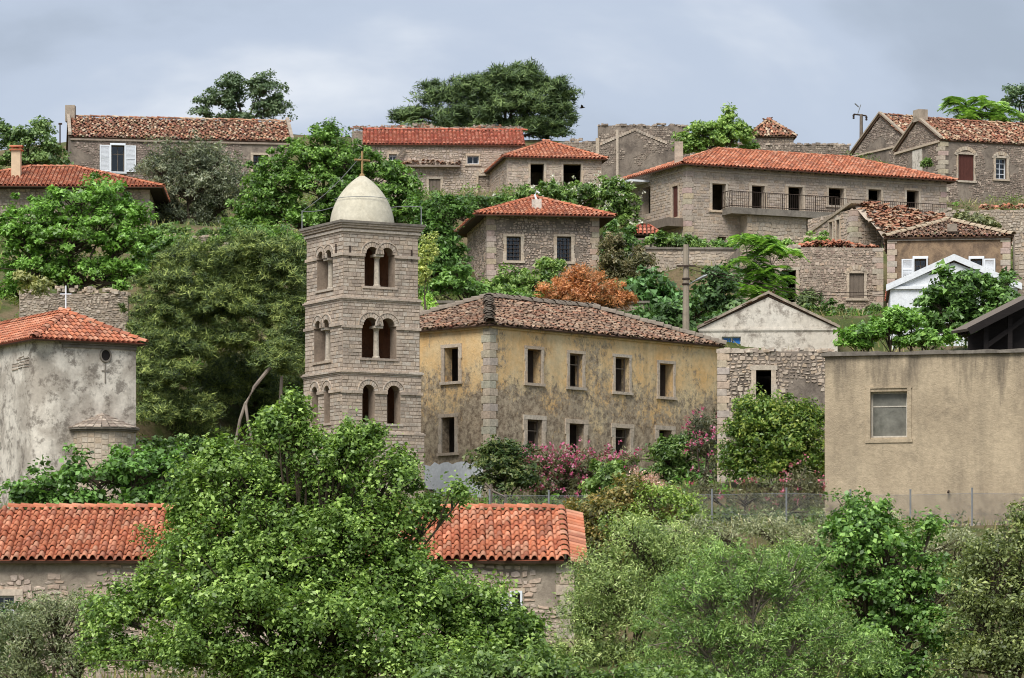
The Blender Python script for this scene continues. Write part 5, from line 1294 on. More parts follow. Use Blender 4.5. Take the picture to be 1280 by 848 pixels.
# ------------------------------------------------------------------ street furniture
def furniture():
    D = 160.; p = pt(857.5, 412, D); zt = Z_(306, D)
    root = empty('utility_pole', p, 'concrete utility pole with crossarm and street lamp in front of dark bushes', 'pole')
    m = MB(); m.tube([p - Vector((0, 0, 3.5)), Vector((p.x, D, zt))], [.2, .13], 8); m.build('shaft', M['pole'], root)
    m = MB(); z = Z_(334, D); m.obox((p.x - .45, D - .2, z), (.9, 0, 0), (0, .08, 0), (0, 0, .07)); m.build('crossarm', M['iron'], root)
    for k in (350, 356.5):
        m = MB(); m.lathe((p.x, D, Z_(k, D)), [(.17, 0), (.19, .02), (.19, .07), (.17, .09)], 10); m.build('band', M['iron'], root)
    m = MB(); z = Z_(356, D); a = Vector((p.x + .14, D - .1, z)); m.tube([a, a + Vector((.2, -.1, .12)), a + Vector((.35, -.15, .2))], .03, 5); arm = m.build('lamp_arm', M['steel'], root)
    m = MB(); q = a + Vector((.3, -.15, .16)); d = Vector((.75, -.2, .35)).normalized(); s = Vector((0, 1, 0)); n = d.cross(s)
    pr = [(0, .05, .04), (.15, .1, .07), (.45, .12, .08), (.62, .06, .04)]; vs = []
    for (t, w_, hh) in pr:
        for k in range(8): an = k * math.pi / 4; vs.append(q + d * t + s * w_ * math.cos(an) + n * hh * math.sin(an))
    m.raw(vs, [(i * 8 + k, i * 8 + (k + 1) % 8, i * 8 + 8 + (k + 1) % 8, i * 8 + 8 + k) for i in range(3) for k in range(8)] + [tuple(range(7, -1, -1)), tuple(range(24, 32))]); m.build('lamp_head', M['steel'], root)
    # skyline pole
    D = 250.; p = pt(1076.5, 185, D); root = empty('power_pole', p, 'wooden power pole with crossarm on the skyline, upper right', 'pole')
    m = MB(); m.tube([p - Vector((0, 0, 3)), pt(1076.5, 143, D)], [.17, .12], 7); m.build('shaft', M['wood_grey'], root)
    m = MB(); a, b = pt(1067, 143, D), pt(1083, 145, D); m.tube([a, b], .06, 5); m.build('crossarm', M['iron'], root)
    for q in (a, b):
        m = MB(); m.lathe(q, [(.05, -.35), (.09, -.3), (.06, -.2), (.09, -.12), (.05, 0)], 8); m.build('insulator', M['wood_dark'], root)
    m = MB(); m.tube([pt(1072, 143, D), pt(1076, 131, D)], .03, 4); m.tube([pt(1068.5, 129.5, D), pt(1073.5, 134, D)], .05, 4); m.build('aerial', M['steel'], root)
    # rooftop aerial, left
    D = 232.; p = pt(75, 176, D); m = MB(); m.tube([p - Vector((0, 0, 1.5)), pt(75, 154, D)], .05, 5); m.obox(pt(73, 156, D), (.25, 0, 0), (0, .1, 0), (0, 0, .12))
    root = empty('roof_mast', p, 'thin roof mast beside the shuttered house on skyline', 'mast'); m.build('mast', M['iron'], root)
    # chain link fence
    D = 107.; xs = [612, 686, 790, 890, 983, 1063, 1138, 1215, 1300]
    root = empty('chain_link_fence', pt(890, 660, D), 'chain link fence on thin grey posts in front of the ochre and beige houses', 'fence')
    tops = [(612, 613), (686, 614), (790, 614), (890, 612.5), (983, 611), (1063, 613), (1138, 613), (1215, 611), (1300, 612)]
    for (x, y) in tops:
        q = pt(x, y, D); m = MB(); m.tube([q - Vector((0, 0, 2.1)), q], .032, 6); m.tube([q, q + Vector((0, 0, .03))], .04, 6); m.build('post', M['steel'], root)
    for (A, B) in zip(tops[:-1], tops[1:]):
        m = MB(); a, b = pt(A[0], A[1] + 6, D + .05), pt(B[0], B[1] + 6, D + .05); L = (b - a).length; n = int(L / .085); H = 1.35; t = .0035
        for k in range(-int(H / .085), n + int(H / .085)):
            for sg in (1, -1):
                x0, z0 = k * .085, 0.; x1, z1 = x0 + sg * H, -H
                if sg < 0: x0 += H - H
                # clip to panel
                f0, f1 = 0., 1.
                dx = x1 - x0
                lo, hi = sorted(((0 - x0) / dx, (L - x0) / dx)); f0, f1 = max(f0, lo), min(f1, hi)
                if f1 - f0 < .02: continue
                d = (b - a).normalized(); P = a + d * (x0 + dx * f0) + Vector((0, 0, z1 * f0)); Q = a + d * (x0 + dx * f1) + Vector((0, 0, z1 * f1))
                s = (Q - P).normalized().cross(Vector((0, 1, 0))) * t
                m.face([P - s, P + s, Q + s, Q - s]); m.face([P + Vector((0, -t, 0)), P + Vector((0, t, 0)), Q + Vector((0, t, 0)), Q + Vector((0, -t, 0))])
        m.tube([a, b], .006, 4); m.tube([a - Vector((0, 0, .65)), b - Vector((0, 0, .65))], .004, 4)
        m.build('wire_mesh', M['steel'], root)
    # small timber frame by the oleanders
    D = 130.; root = empty('timber_trestle', pt(620, 632, D), 'weathered timber trestle behind the red roof and below the oleander', 'trestle')
    for (A, B) in (((614, 605), (614, 640)), ((611, 612), (632, 622)), ((632, 618), (632, 640)), ((606, 604), (616, 614))):
        m = MB(); m.tube([pt(*A, D), pt(*B, D)], .05, 4); m.build('pole', M['wood_grey'], root)
    # overhead cables
    root = empty('overhead_cable', pt(857, 312, 160), 'thin overhead cables from the concrete pole to the white shuttered house', 'cable'); m = MB()
    for k in range(2):
        A, B = pt(857.5, 330 + k * 5, 160), pt(1215, 345 + k * 4, 171); m.tube([A.lerp(B, t / 16) - Vector((0, 0, 1.1 * math.sin(math.pi * t / 16))) for t in range(17)], .016, 4)
    m.build('cable', M['iron'], root)
    # distant bird
    D = 300.; c = pt(727.5, 135, D); m = MB()
    m.tube([c + Vector((-.28, 0, -.03)), c + Vector((-.1, 0, 0)), c + Vector((.12, 0, .03)), c + Vector((.3, 0, .05))], [.01, .07, .06, .01], 6)
    for s in (-1, 1): m.face([c + Vector((-.1, 0, .03)), c + Vector((.12, 0, .05)), c + Vector((.1, s * .35, .14)), c + Vector((-.08, s * .62, .2)), c + Vector((-.12, s * .35, .13))])
    o = m.build('bird', M['wood_dark'], None, loc=c); tag(o, 'tiny dark bird gliding in the sky right of the pine', 'bird')
furniture()

# ------------------------------------------------------------------ vegetation
LEAVES = [0]
def leaf_mesh(name, C, N, T, size, asp, cols, mat, parent, fold=.12, tri=False):
    """one rhombic folded leaf per row of C; N normals, T long axes"""
    n = len(C); LEAVES[0] += n
    T = T - N * (T * N).sum(1, keepdims=True); T /= np.linalg.norm(T, axis=1, keepdims=True) + 1e-9
    B = np.cross(N, T); s = size[:, None]
    if tri:                                                # far foliage: one triangle per leaf
        v = np.empty((n, 3, 3)); v[:, 0] = C - T * s * .45 + B * s * asp * .6; v[:, 1] = C - T * s * .45 - B * s * asp * .6; v[:, 2] = C + T * s * .6
        return mesh_np(name, v.reshape(-1, 3) - np.array(origin(parent)), np.arange(n * 3).reshape(n, 3), cols, mat, parent)
    v = np.empty((n, 4, 3)); v[:, 0] = C - T * s * .5; v[:, 2] = C + T * s * .5 - N * s * fold * .6
    v[:, 1] = C + B * s * asp * .5 + N * s * fold - T * s * .06; v[:, 3] = C - B * s * asp * .5 + N * s * fold - T * s * .06
    v = v.reshape(-1, 3) - np.array(origin(parent))
    f = np.arange(n * 4).reshape(n, 4)
    return mesh_np(name, v, f, cols, mat, parent)
def unit(v): return v / (np.linalg.norm(v, axis=1, keepdims=True) + 1e-9)
def sph(n):
    v = RNG.normal(size=(n, 3)); return unit(v)

STY = {  # leaf length m, aspect, leaves per tuft, tuft radius m, flatness, up weight, palette dark/mid/light, along weight
 'broad':  dict(size=.17, asp=.62, per=58, tr=.42, fl=.55, up=.75, pal=((58, 92, 30), (92, 136, 48), (134, 172, 74)), tan=.2),
 'fig':    dict(size=.24, asp=.7, per=36, tr=.5, fl=.6, up=.7, pal=((40, 80, 30), (72, 122, 46), (108, 158, 66)), tan=.2),
 'small':  dict(size=.14, asp=.5, per=56, tr=.38, fl=.7, up=.6, pal=((48, 78, 30), (82, 118, 44), (118, 152, 66)), tan=.4),
 'olive':  dict(size=.105, asp=.27, per=76, tr=.36, fl=.85, up=.35, pal=((70, 84, 46), (112, 126, 74), (164, 172, 118)), tan=.9),
 'olive_far': dict(size=.17, asp=.36, per=80, tr=.5, fl=.8, up=.4, pal=((58, 72, 50), (90, 106, 74), (130, 142, 104)), tan=.7),
 'pine':   dict(size=.3, asp=.14, per=70, tr=.45, fl=.55, up=.5, pal=((40, 60, 26), (78, 98, 40), (126, 136, 62)), tan=2.4),
 'darkpine': dict(size=.46, asp=.17, per=60, tr=.75, fl=.5, up=.5, pal=((38, 60, 28), (68, 96, 44), (100, 126, 62)), tan=2.4),
 'fine':   dict(size=.11, asp=.3, per=80, tr=.4, fl=.9, up=.3, pal=((112, 100, 48), (164, 110, 54), (186, 136, 74)), tan=1.2),
 'lance':  dict(size=.19, asp=.24, per=48, tr=.4, fl=.9, up=.3, pal=((40, 62, 30), (70, 94, 44), (104, 126, 66)), tan=1.4),
 'frond':  dict(size=.2, asp=.36, per=1, tr=.75, fl=.9, up=.9, pal=((70, 112, 36), (106, 154, 58), (146, 190, 84)), tan=0),
}
def plant(name, label, cat, style, D, lobes, dens=1., base=None, trunk=None, bark='bark', pal=None, group=None, size=None, flower=None, twig=.5, stem=True, hue=.0, dscale=1., tr=None, mat='leaf', per=None, fl=None, limbs=None, hollow=.45, lf=.38, shrink=1.):
    S = dict(STY[style]);
    if size: S['size'] = size
    if tr: S['tr'] = tr
    if per: S['per'] = per
    if fl: S['fl'] = fl
    palc = np.array([srgb(*c) for c in (pal or S['pal'])]) * np.array([1.7, 1.48, 1.65]); palc[0] *= .75; palc[2] *= 1.25; palc = palc * .86 + palc.mean(1, keepdims=True) * .14
    palc[:, 0] = np.maximum(palc[:, 0], palc[:, 1] * .52)
    k = D / F
    cen = np.array([[X_(l[0], D + (l[4] if len(l) > 4 else 0)), D + (l[4] if len(l) > 4 else 0), Z_(l[1], D + (l[4] if len(l) > 4 else 0))] for l in lobes])
    k *= shrink; rad = np.array([[l[2] * k, (l[2] + l[3]) / 2 * k * dscale, l[3] * k] for l in lobes])
    bx = X_(base[0], D) if base else float(cen[:, 0].mean()); bz = hg(bx, D)
    if base and len(base) > 1: bz = min(bz, Z_(base[1], D)) if base[1] else bz
    root = empty(name, (bx, D, bz), label, cat, group)
    tc, tlobe = [], []
    for i in range(len(cen)):
        r = rad[i]; area = 4 * math.pi * ((r[0] * r[1]) ** 1.6 / 3 + (r[0] * r[2]) ** 1.6 / 3 + (r[1] * r[2]) ** 1.6 / 3) ** (1 / 1.6)
        n = max(5, int(area / (S['tr'] ** 2 * 2.2) * dens))
        d = sph(n); d[:, 2] = np.where(d[:, 2] < -.35, -d[:, 2] * .6, d[:, 2]); d = unit(d)
        rr = hollow + (1 - hollow) * RNG.random(n) ** .55
        out_ = RNG.random(n) < .12; rr = np.where(out_, RNG.uniform(1., 1.25, n), rr)   # sprigs beyond the main mass
        P = cen[i] + d * rad[i] * rr[:, None] * (1 + .16 * RNG.normal(size=(n, 1)))
        tc.append(P); tlobe += [i] * n
    tc = np.vstack(tc); tlobe = np.array(tlobe); nt_ = len(tc)
    outw = unit((tc - cen[tlobe]) / rad[tlobe]); tval = RNG.random(nt_)
    tr_ = S['tr'] * RNG.uniform(.45, 1.3, nt_)
    if style == 'frond':
        nf = 9; tid = np.repeat(np.arange(nt_), nf); m = len(tid); az = RNG.random(m) * 6.283
        el = RNG.uniform(-.1, .7, m); dr = np.stack([np.cos(az) * np.cos(el), np.sin(az) * np.cos(el), np.sin(el)], 1); ln = S['tr'] * RNG.uniform(.7, 1.2, m)
        nl = 16; fid = np.repeat(np.arange(m), nl); t = np.tile(np.repeat(np.linspace(.22, 1, nl // 2), 2), m); side = np.tile([1, -1] * (nl // 2), m)
        d_ = dr[fid]; hz = unit(np.cross(d_, np.tile([[0, 0, 1.]], (len(d_), 1))))
        C = tc[tid[fid]] + d_ * (ln[fid] * t)[:, None] + np.array([[0, 0, -1]]) * (ln[fid] * .55 * t ** 2)[:, None]
        Tn = unit(hz * side[:, None] + d_ * .45 + np.array([[0, 0, -.35]])); Nn = unit(np.cross(Tn, d_) * side[:, None]); Nn[Nn[:, 2] < 0] *= -1
        C = C + Tn * (S['size'] * .4); idx = tid[fid]; sz = S['size'] * RNG.uniform(.75, 1.15, len(C)); n = len(C)
    else:
        idx = np.repeat(np.arange(nt_), S['per']); n = len(idx)
        loc = sph(n) * (RNG.random((n, 1)) ** .45); loc[:, 2] *= S['fl']; C = tc[idx] + loc * tr_[idx][:, None]
        C[:, 2] -= .25 * tr_[idx] * (loc[:, 0] ** 2 + loc[:, 1] ** 2)
        Nn = unit(outw[idx] * .45 + loc * .5 + np.array([[0, 0, S['up']]]) + RNG.normal(size=(n, 3)) * .6)
        Tn = unit(loc + outw[idx] * .3 + np.array([[0, 0, .15 * S['tan']]])) * S['tan'] + RNG.normal(size=(n, 3)) * .6
        sz = S['size'] * RNG.uniform(.55, 1.3, n) * RNG.uniform(.75, 1.25, nt_)[idx]
    x = np.clip(.5 * tval[idx] + .72 * RNG.random(n) - .1, 0, 1)[:, None]
    cols = np.where(x < .5, palc[0] + (palc[1] - palc[0]) * x * 2, palc[1] + (palc[2] - palc[1]) * (x - .5) * 2)
    leaf_mesh('crown', C, Nn, Tn, sz, S['asp'], cols, M['needle'] if 'pine' in style else M[mat], root, tri=D > 125)
    if flower:
        n = flower[0]; pick_ = RNG.integers(0, nt_, n // 7); q = np.repeat(pick_, 7)[:n]
        n = len(q); cc = tc[q] + outw[q] * (tr_[q] * .75)[:, None] + np.repeat(RNG.normal(size=(len(pick_), 3)) * .16, 7, 0)[:n] + RNG.normal(size=(n, 3)) * .06
        fc = np.array([srgb(*c) for c in flower[1]])[RNG.integers(0, len(flower[1]), n)]
        leaf_mesh('blossom', cc, sph(n), sph(n), np.full(n, flower[2]) * RNG.uniform(.7, 1.3, n), .9, fc, M['flower'], root)['kind'] = 'stuff'
    # trunk and limbs
    m = MB(); tw = trunk or .16; b0 = Vector((bx, D, bz - .4)); ctr = Vector(cen.mean(0)); low = Vector((ctr.x, ctr.y, min(cen[:, 2]) - .0))
    fork = b0.lerp(low, .62) + Vector((U(-.2, .2), U(-.2, .2), 0))
    if stem: m.tube([b0, b0.lerp(fork, .5) + Vector((U(-.12, .12), U(-.1, .1), 0)), fork], [tw * 1.25, tw, tw * .8], 8)
    else: fork = b0
    for i in range(len(cen) if lf else 0):
        e = Vector(cen[i]); mid = fork.lerp(e, .5) + Vector((U(-.25, .25), U(-.25, .25), U(-.1, .3)))
        m.tube([fork, mid, e], [tw * lf, tw * lf * .7, tw * lf * .35], 6)
        ids = np.where(tlobe == i)[0]; ids = ids[RNG.random(len(ids)) < twig]
        for q in ids[:60]:
            t = Vector(tc[q]); s = mid.lerp(e, U(.3, 1)); m.tube([s, s.lerp(t, .5) + Vector((U(-.1, .1), U(-.1, .1), U(0, .15))), t], [tw * .14 + .006, tw * .09 + .005, .006], 4, cap=False)
    for ch in (limbs or []):
        m.tube([pt(a, b, D + c) for a, b, c, r in ch], [r for a, b, c, r in ch], 8)
    m.build('trunk', M[bark], root)
    return root
def plants():
    # ---- foreground
    plant('mulberry_tree', 'large bright green broadleaf tree in the foreground covering the red roof', 'tree', 'broad', 80,
          [(352, 552, 34, 46), (372, 520, 14, 20), (300, 600, 62, 42), (255, 628, 44, 36), (415, 590, 45, 50), (455, 560, 26, 34), (492, 600, 36, 42), (440, 555, 20, 22), (250, 700, 52, 48, 1), (335, 670, 85, 62), (440, 680, 80, 66), (500, 705, 34, 44),
           (548, 640, 14, 26), (575, 625, 12, 24), (195, 760, 68, 52, 1), (300, 770, 100, 66, -1), (420, 785, 100, 62, -1), (540, 765, 74, 56), (600, 790, 60, 46), (655, 815, 40, 36), (150, 822, 52, 34), (270, 570, 24, 22), (480, 830, 90, 40, -1), (350, 840, 90, 36, -1), (348, 530, 18, 30), (405, 562, 18, 26), (503, 655, 20, 36), (236, 655, 26, 36), (545, 745, 40, 34), (385, 635, 80, 56, 1), (300, 715, 110, 58), (450, 735, 100, 58), (590, 760, 46, 40), (640, 785, 30, 34), (250, 820, 90, 40, -1), (140, 775, 36, 36), (425, 640, 60, 50, 2), (320, 640, 70, 46, 2), (560, 825, 80, 36, -1), (330, 545, 9, 26), (385, 548, 9, 24), (440, 540, 9, 26), (470, 555, 8, 26), (505, 590, 9, 26), (285, 575, 9, 22), (245, 600, 10, 22), (530, 640, 8, 20), (365, 505, 7, 14)],
          dens=1.45, trunk=.2, base=(370, None), size=.115, hollow=.2, tr=.34, per=60, fl=.95, pal=((60, 90, 30), (94, 132, 46), (142, 176, 78)), lf=.3, twig=.3)
    plant('bramble_bush', 'leafy green bushes between the church apse and the red front roof', 'bush', 'fig', 112,
          [(60, 612, 44, 26), (120, 598, 60, 32), (180, 590, 48, 34), (225, 600, 36, 36), (90, 630, 70, 20), (200, 625, 60, 22), (30, 622, 18, 16), (160, 640, 80, 18)], dens=1.0, stem=False, size=.2, tr=.42)
    plant('low_leafy_shrub', 'mixed green and reddish shrub right of the red front roof under the oleanders', 'bush', 'small', 104,
          [(760, 650, 46, 40), (720, 660, 26, 34), (800, 640, 38, 32), (830, 660, 34, 30), (750, 690, 50, 30), (780, 615, 30, 24)], dens=1., stem=False, pal=((70, 78, 34), (106, 112, 46), (150, 132, 66)))
    plant('olive_tree', 'silvery olive tree right of the red front roof, lower centre', 'tree', 'olive', 86,
          [(800, 680, 52, 34), (760, 730, 52, 46), (845, 690, 50, 34), (735, 780, 40, 46), (800, 770, 60, 50), (850, 740, 50, 50), (720, 828, 50, 40), (780, 835, 60, 40)], dens=2.0, trunk=.14, base=(790, None), hollow=.3, lf=.25, pal=((72, 100, 44), (114, 144, 66), (166, 188, 108)))
    plant('wild_olive_tree', 'yellow green fine leaved tree at bottom centre right', 'tree', 'olive', 80,
          [(880, 745, 56, 42), (940, 740, 56, 46), (990, 720, 40, 44), (870, 800, 60, 46), (945, 810, 60, 46), (1005, 790, 50, 50), (850, 845, 60, 26), (960, 850, 80, 26), (910, 700, 36, 26), (1060, 830, 60, 40)], dens=2.0, trunk=.14, base=(930, None), hollow=.3, lf=.25, pal=((60, 92, 36), (96, 136, 54), (140, 174, 84)), bark='bark_pale')
    plant('silver_olive_shrub', 'pale grey green shrub against the fence under the beige house', 'bush', 'olive', 98,
          [(1000, 680, 40, 28), (955, 665, 26, 20), (890, 665, 40, 20), (1060, 665, 40, 24), (1100, 660, 30, 26), (1230, 690, 40, 26), (1190, 680, 30, 20), (1150, 690, 40, 26), (850, 670, 30, 18)], dens=1.6, stem=False, pal=((84, 98, 64), (124, 138, 92), (164, 172, 128)))
    plant('walnut_tree', 'bright green leafy young tree in front of the beige house', 'tree', 'fig', 84,
          [(1075, 660, 40, 36), (1050, 700, 44, 40), (1110, 690, 40, 36), (1080, 745, 60, 40), (1130, 740, 44, 36), (1165, 720, 24, 24), (1120, 790, 60, 46), (1163, 668, 10, 26), (1070, 640, 14, 16), (1170, 800, 36, 44), (1120, 840, 60, 30)], dens=1.6, trunk=.16, base=(1100, None), size=.13, tr=.38, per=52, pal=((56, 96, 34), (90, 136, 52), (130, 172, 76)))
    plant('juniper_tree', 'olive brown dense evergreen shrub in the lower right corner', 'tree', 'small', 76,
          [(1240, 710, 50, 40), (1270, 760, 60, 56), (1225, 770, 44, 46), (1215, 830, 44, 40), (1270, 830, 60, 50), (1290, 690, 30, 50), (1278, 650, 16, 26)], dens=2.2, trunk=.16, base=(1255, None), hollow=.25, pal=((66, 84, 40), (98, 118, 58), (138, 156, 84)), size=.1)
    plant('mixed_thicket', 'overlapping grey green bushes linking the trees below the beige house', 'bush', 'small', 88,
          [(1010, 740, 40, 30), (1180, 740, 40, 34), (1040, 800, 50, 36), (1190, 800, 36, 40), (1215, 720, 30, 26), (985, 700, 30, 22), (1150, 850, 60, 26), (1030, 850, 60, 24)], dens=1.8, stem=False, size=.1, pal=((66, 92, 44), (100, 130, 64), (142, 166, 92)))
    plant('grey_olive_bush', 'grey green olive bush in the lower left corner', 'bush', 'olive', 84,
          [(75, 775, 50, 36), (30, 800, 44, 40), (95, 825, 60, 36), (20, 845, 50, 26), (120, 790, 26, 36)], dens=1.8, stem=False, pal=((74, 92, 56), (106, 124, 78), (142, 156, 106)))
    plant('dark_cypress_shrub', 'dark green shrub at the left edge in front of the low house', 'bush', 'small', 86,
          [(15, 790, 26, 36), (35, 770, 18, 20), (5, 830, 30, 26)], dens=1., stem=False, pal=((36, 66, 28), (58, 96, 40), (84, 124, 54)))
    plant('church_side_thicket', 'tangled green bushes between church apse and pine trunk', 'bush', 'broad', 136,
          [(190, 575, 30, 26), (230, 570, 40, 28), (275, 580, 40, 26), (320, 590, 40, 24), (210, 600, 50, 22), (300, 610, 60, 22), (365, 600, 30, 26), (175, 600, 20, 20)], dens=1.1, stem=False, size=.17, tr=.42, pal=((44, 78, 30), (76, 112, 44), (114, 148, 64)))
    plant('bottom_thicket', 'dense low green thicket along the bottom edge right of the big mulberry', 'bush', 'small', 74,
          [(640, 840, 60, 30), (710, 845, 50, 26), (560, 850, 60, 20), (780, 860, 60, 22), (850, 858, 60, 20)], dens=1.6, stem=False, pal=((56, 84, 34), (88, 122, 50), (124, 156, 74)))
    # ---- around the church and tower
    plant('stone_pine', 'big olive green pine with pale forked trunk between church and bell tower', 'tree', 'pine', 150,
          [(250, 330, 58, 34, 2), (310, 320, 56, 32), (345, 345, 46, 40), (220, 360, 50, 34), (200, 400, 40, 34), (280, 380, 66, 44), (345, 400, 50, 44), (195, 450, 40, 30), (235, 440, 50, 40), (180, 490, 36, 26), (220, 510, 50, 34), (355, 450, 34, 30, 2), (290, 430, 40, 34), (190, 535, 34, 24), (250, 545, 40, 20), (355, 320, 30, 22),
           (270, 490, 36, 46, 3), (345, 510, 40, 40, 5), (320, 540, 50, 26, 5), (300, 470, 40, 40, 5), (184, 425, 26, 30, -3), (178, 475, 24, 30, -4), (186, 520, 28, 26, -5), (215, 475, 34, 30, -3), (240, 520, 30, 26, -2), (300, 350, 60, 40, 4), (250, 400, 60, 50, 4), (370, 380, 26, 40, 2), (170, 455, 14, 20, -4), (374, 430, 20, 40, 3), (376, 500, 18, 40, 4), (348, 438, 32, 26, -3), (372, 455, 16, 24, -2), (335, 490, 40, 50, 6), (338, 452, 26, 18, -5), (355, 460, 22, 18, -4)],
          dens=2.1, trunk=.2, base=(345, 570), bark='bark_pale', twig=0, hollow=.15, size=.24, tr=.42, per=78, lf=0, stem=False, pal=((34, 54, 22), (72, 98, 36), (130, 150, 62)), shrink=.9,
          limbs=[[(352, 448, -1, 0.068), (334, 464, -3, 0.082), (318, 484, -4, 0.082), (307, 505, -4.2, 0.082), (300, 525, -4.2, 0.068), (294, 556, -4.2, 0.068)], [(307, 505, -4.2, 0.068), (310, 528, -4.4, 0.058), (317, 560, -4.4, 0.054)], [(350, 575, 1, 0.109), (350, 520, 1, 0.095), (352, 470, 1, 0.068)]])
    plant('plane_tree', 'rounded bright green tree at left below the chimney house', 'tree', 'broad', 168,
          [(95, 250, 56, 26), (50, 270, 44, 26), (135, 275, 50, 30), (25, 300, 40, 34), (90, 305, 70, 36), (160, 305, 34, 34), (40, 340, 50, 36), (110, 350, 70, 34), (170, 345, 26, 30), (20, 370, 34, 26)], dens=.85, trunk=.25, size=.19, tr=.5, per=70, pal=((42, 92, 26), (78, 138, 40), (124, 176, 66)))
    plant('old_olive_tree', 'grey green olive tree in front of the shuttered house', 'tree', 'olive_far', 200,
          [(235, 195, 42, 22), (205, 215, 36, 26), (265, 215, 40, 28), (240, 240, 56, 34), (195, 255, 26, 34), (280, 260, 36, 36), (235, 280, 50, 26)], dens=1.1, trunk=.25)
    plant('fig_thicket', 'dense green thicket behind the tower dome', 'bush', 'broad', 196,
          [(405, 175, 22, 20), (380, 200, 40, 26), (350, 225, 40, 26), (430, 205, 40, 28), (470, 230, 40, 30), (405, 235, 56, 34), (340, 260, 40, 30), (500, 250, 30, 34), (450, 265, 60, 34), (370, 280, 60, 24), (320, 285, 26, 24), (512, 275, 26, 26), (412, 160, 8, 10)], dens=1., stem=False, size=.2, tr=.5, per=64, pal=((42, 84, 26), (76, 124, 40), (118, 160, 62)), base=(420, None))
    plant('green_tree_behind_tower', 'dark green bushy tree right of the bell tower beside the square house', 'tree', 'broad', 171,
          [(555, 268, 34, 24), (540, 300, 30, 34), (556, 320, 26, 36), (545, 345, 34, 28), (565, 358, 24, 16)], dens=1.1, trunk=.18, size=.18, tr=.45, per=64, pal=((38, 78, 28), (66, 112, 40), (100, 146, 60)))
    plant('yellow_green_sapling', 'pale yellow green sapling beside the right edge of the bell tower', 'tree', 'small', 160,
          [(535, 320, 12, 18), (532, 345, 10, 16), (537, 300, 8, 10)], dens=1.2, trunk=.06, pal=((96, 124, 40), (138, 160, 62), (176, 188, 96)))
    plant('wall_weed', 'small bright weed on the wall corner beside the bell tower', 'plant', 'small', 163, [(536, 385, 7, 12), (533, 375, 5, 7)], dens=1.5, stem=False, pal=((90, 140, 40), (130, 178, 60), (160, 200, 84)))
    # ---- middle
    plant('low_garden_bush', 'green garden bushes at the foot of the square stone house', 'bush', 'small', 170.5,
          [(622, 360, 20, 12), (650, 350, 22, 16), (685, 340, 14, 18), (640, 368, 40, 10), (698, 332, 6, 10), (675, 360, 30, 12)], dens=1.2, stem=False, size=.2, pal=((60, 96, 36), (98, 136, 54), (140, 170, 84)))
    plant('smoke_bush', 'rusty orange smoke bush above the ochre house roof', 'bush', 'fine', 164,
          [(725, 352, 20, 18), (700, 368, 24, 18), (745, 370, 30, 20), (772, 374, 20, 16), (722, 376, 40, 14), (690, 380, 16, 10)], dens=1.6, stem=False, size=.17)
    plant('white_flowering_shrub', 'shrub with white blossom left of the long balcony house', 'bush', 'small', 203,
          [(690, 243, 20, 14), (730, 250, 34, 22), (765, 240, 18, 18), (770, 275, 24, 20), (700, 260, 26, 16), (660, 245, 16, 12), (775, 255, 20, 26), (790, 290, 14, 16), (640, 252, 16, 10)], dens=1.1, stem=False, size=.24, tr=.48, flower=(1100, ((236, 234, 222), (222, 220, 204)), .13))
    plant('hillside_bush', 'dark green bushes on the slope between the square house and the gateway', 'bush', 'broad', 190,
          [(775, 300, 22, 24), (770, 325, 20, 20), (785, 345, 22, 18), (560, 262, 40, 14), (600, 255, 30, 12), (640, 262, 20, 12)], dens=1.1, stem=False, size=.24, tr=.5, pal=((38, 74, 28), (66, 106, 42), (100, 140, 64)))
    plant('fig_bush', 'dark glossy fig bush left of the concrete utility pole', 'bush', 'fig', 166,
          [(815, 360, 26, 22), (800, 380, 26, 22), (835, 385, 26, 24), (790, 365, 14, 18), (820, 400, 34, 16)], dens=1.1, stem=False, size=.3, tr=.5, pal=((34, 78, 36), (62, 116, 54), (94, 148, 78)))
    plant('laurel_bush', 'dark green bush right of the concrete utility pole under the terrace wall', 'bush', 'fig', 167,
          [(880, 375, 24, 26), (905, 360, 22, 22), (870, 395, 26, 18), (912, 390, 22, 20), (890, 345, 14, 14)], dens=1.1, stem=False, size=.25, tr=.48, pal=((40, 74, 36), (66, 104, 50), (100, 134, 72)))
    plant('tree_of_heaven', 'bright yellow green feathery sapling in front of the doorway ruin', 'tree', 'frond', 171,
          [(945, 310, 22, 14), (935, 335, 20, 18), (960, 350, 26, 18), (975, 315, 26, 10), (940, 365, 26, 16), (965, 372, 22, 12), (930, 300, 10, 10)], dens=1.7, trunk=.08, size=.28)
    plant('green_weeds_terrace', 'trailing green weeds along the terrace wall coping', 'plant', 'small', 187.5,
          [(835, 300, 16, 8), (860, 300, 14, 7), (848, 304, 26, 6), (820, 302, 10, 6)], dens=1.3, stem=False, size=.22, tr=.4)
    plant('agave_clump', 'spiky dark green clump growing on the doorway ruin wall', 'plant', 'lance', 177.5, [(1012, 380, 14, 14), (1008, 372, 8, 8)], dens=1.5, stem=False, size=.3)
    plant('ruin_weeds', 'grey green weeds growing on the crumbling wall below the brown shutter house', 'plant', 'small', 190, [(1215, 276, 20, 9), (1235, 280, 14, 8), (1200, 274, 10, 6)], dens=1.3, stem=False, size=.2, tr=.4, pal=((74, 88, 50), (104, 118, 70), (136, 146, 94)))
    plant('garden_tree', 'dense green tree in front of the bright white gable', 'tree', 'broad', 153,
          [(1205, 360, 34, 24), (1180, 390, 34, 28), (1225, 390, 36, 28), (1255, 375, 20, 18), (1200, 415, 50, 22), (1165, 375, 10, 14), (1262, 350, 8, 10), (1240, 355, 16, 12)], dens=1.2, trunk=.14, size=.24, tr=.45, pal=((40, 80, 30), (70, 116, 46), (108, 150, 66)))
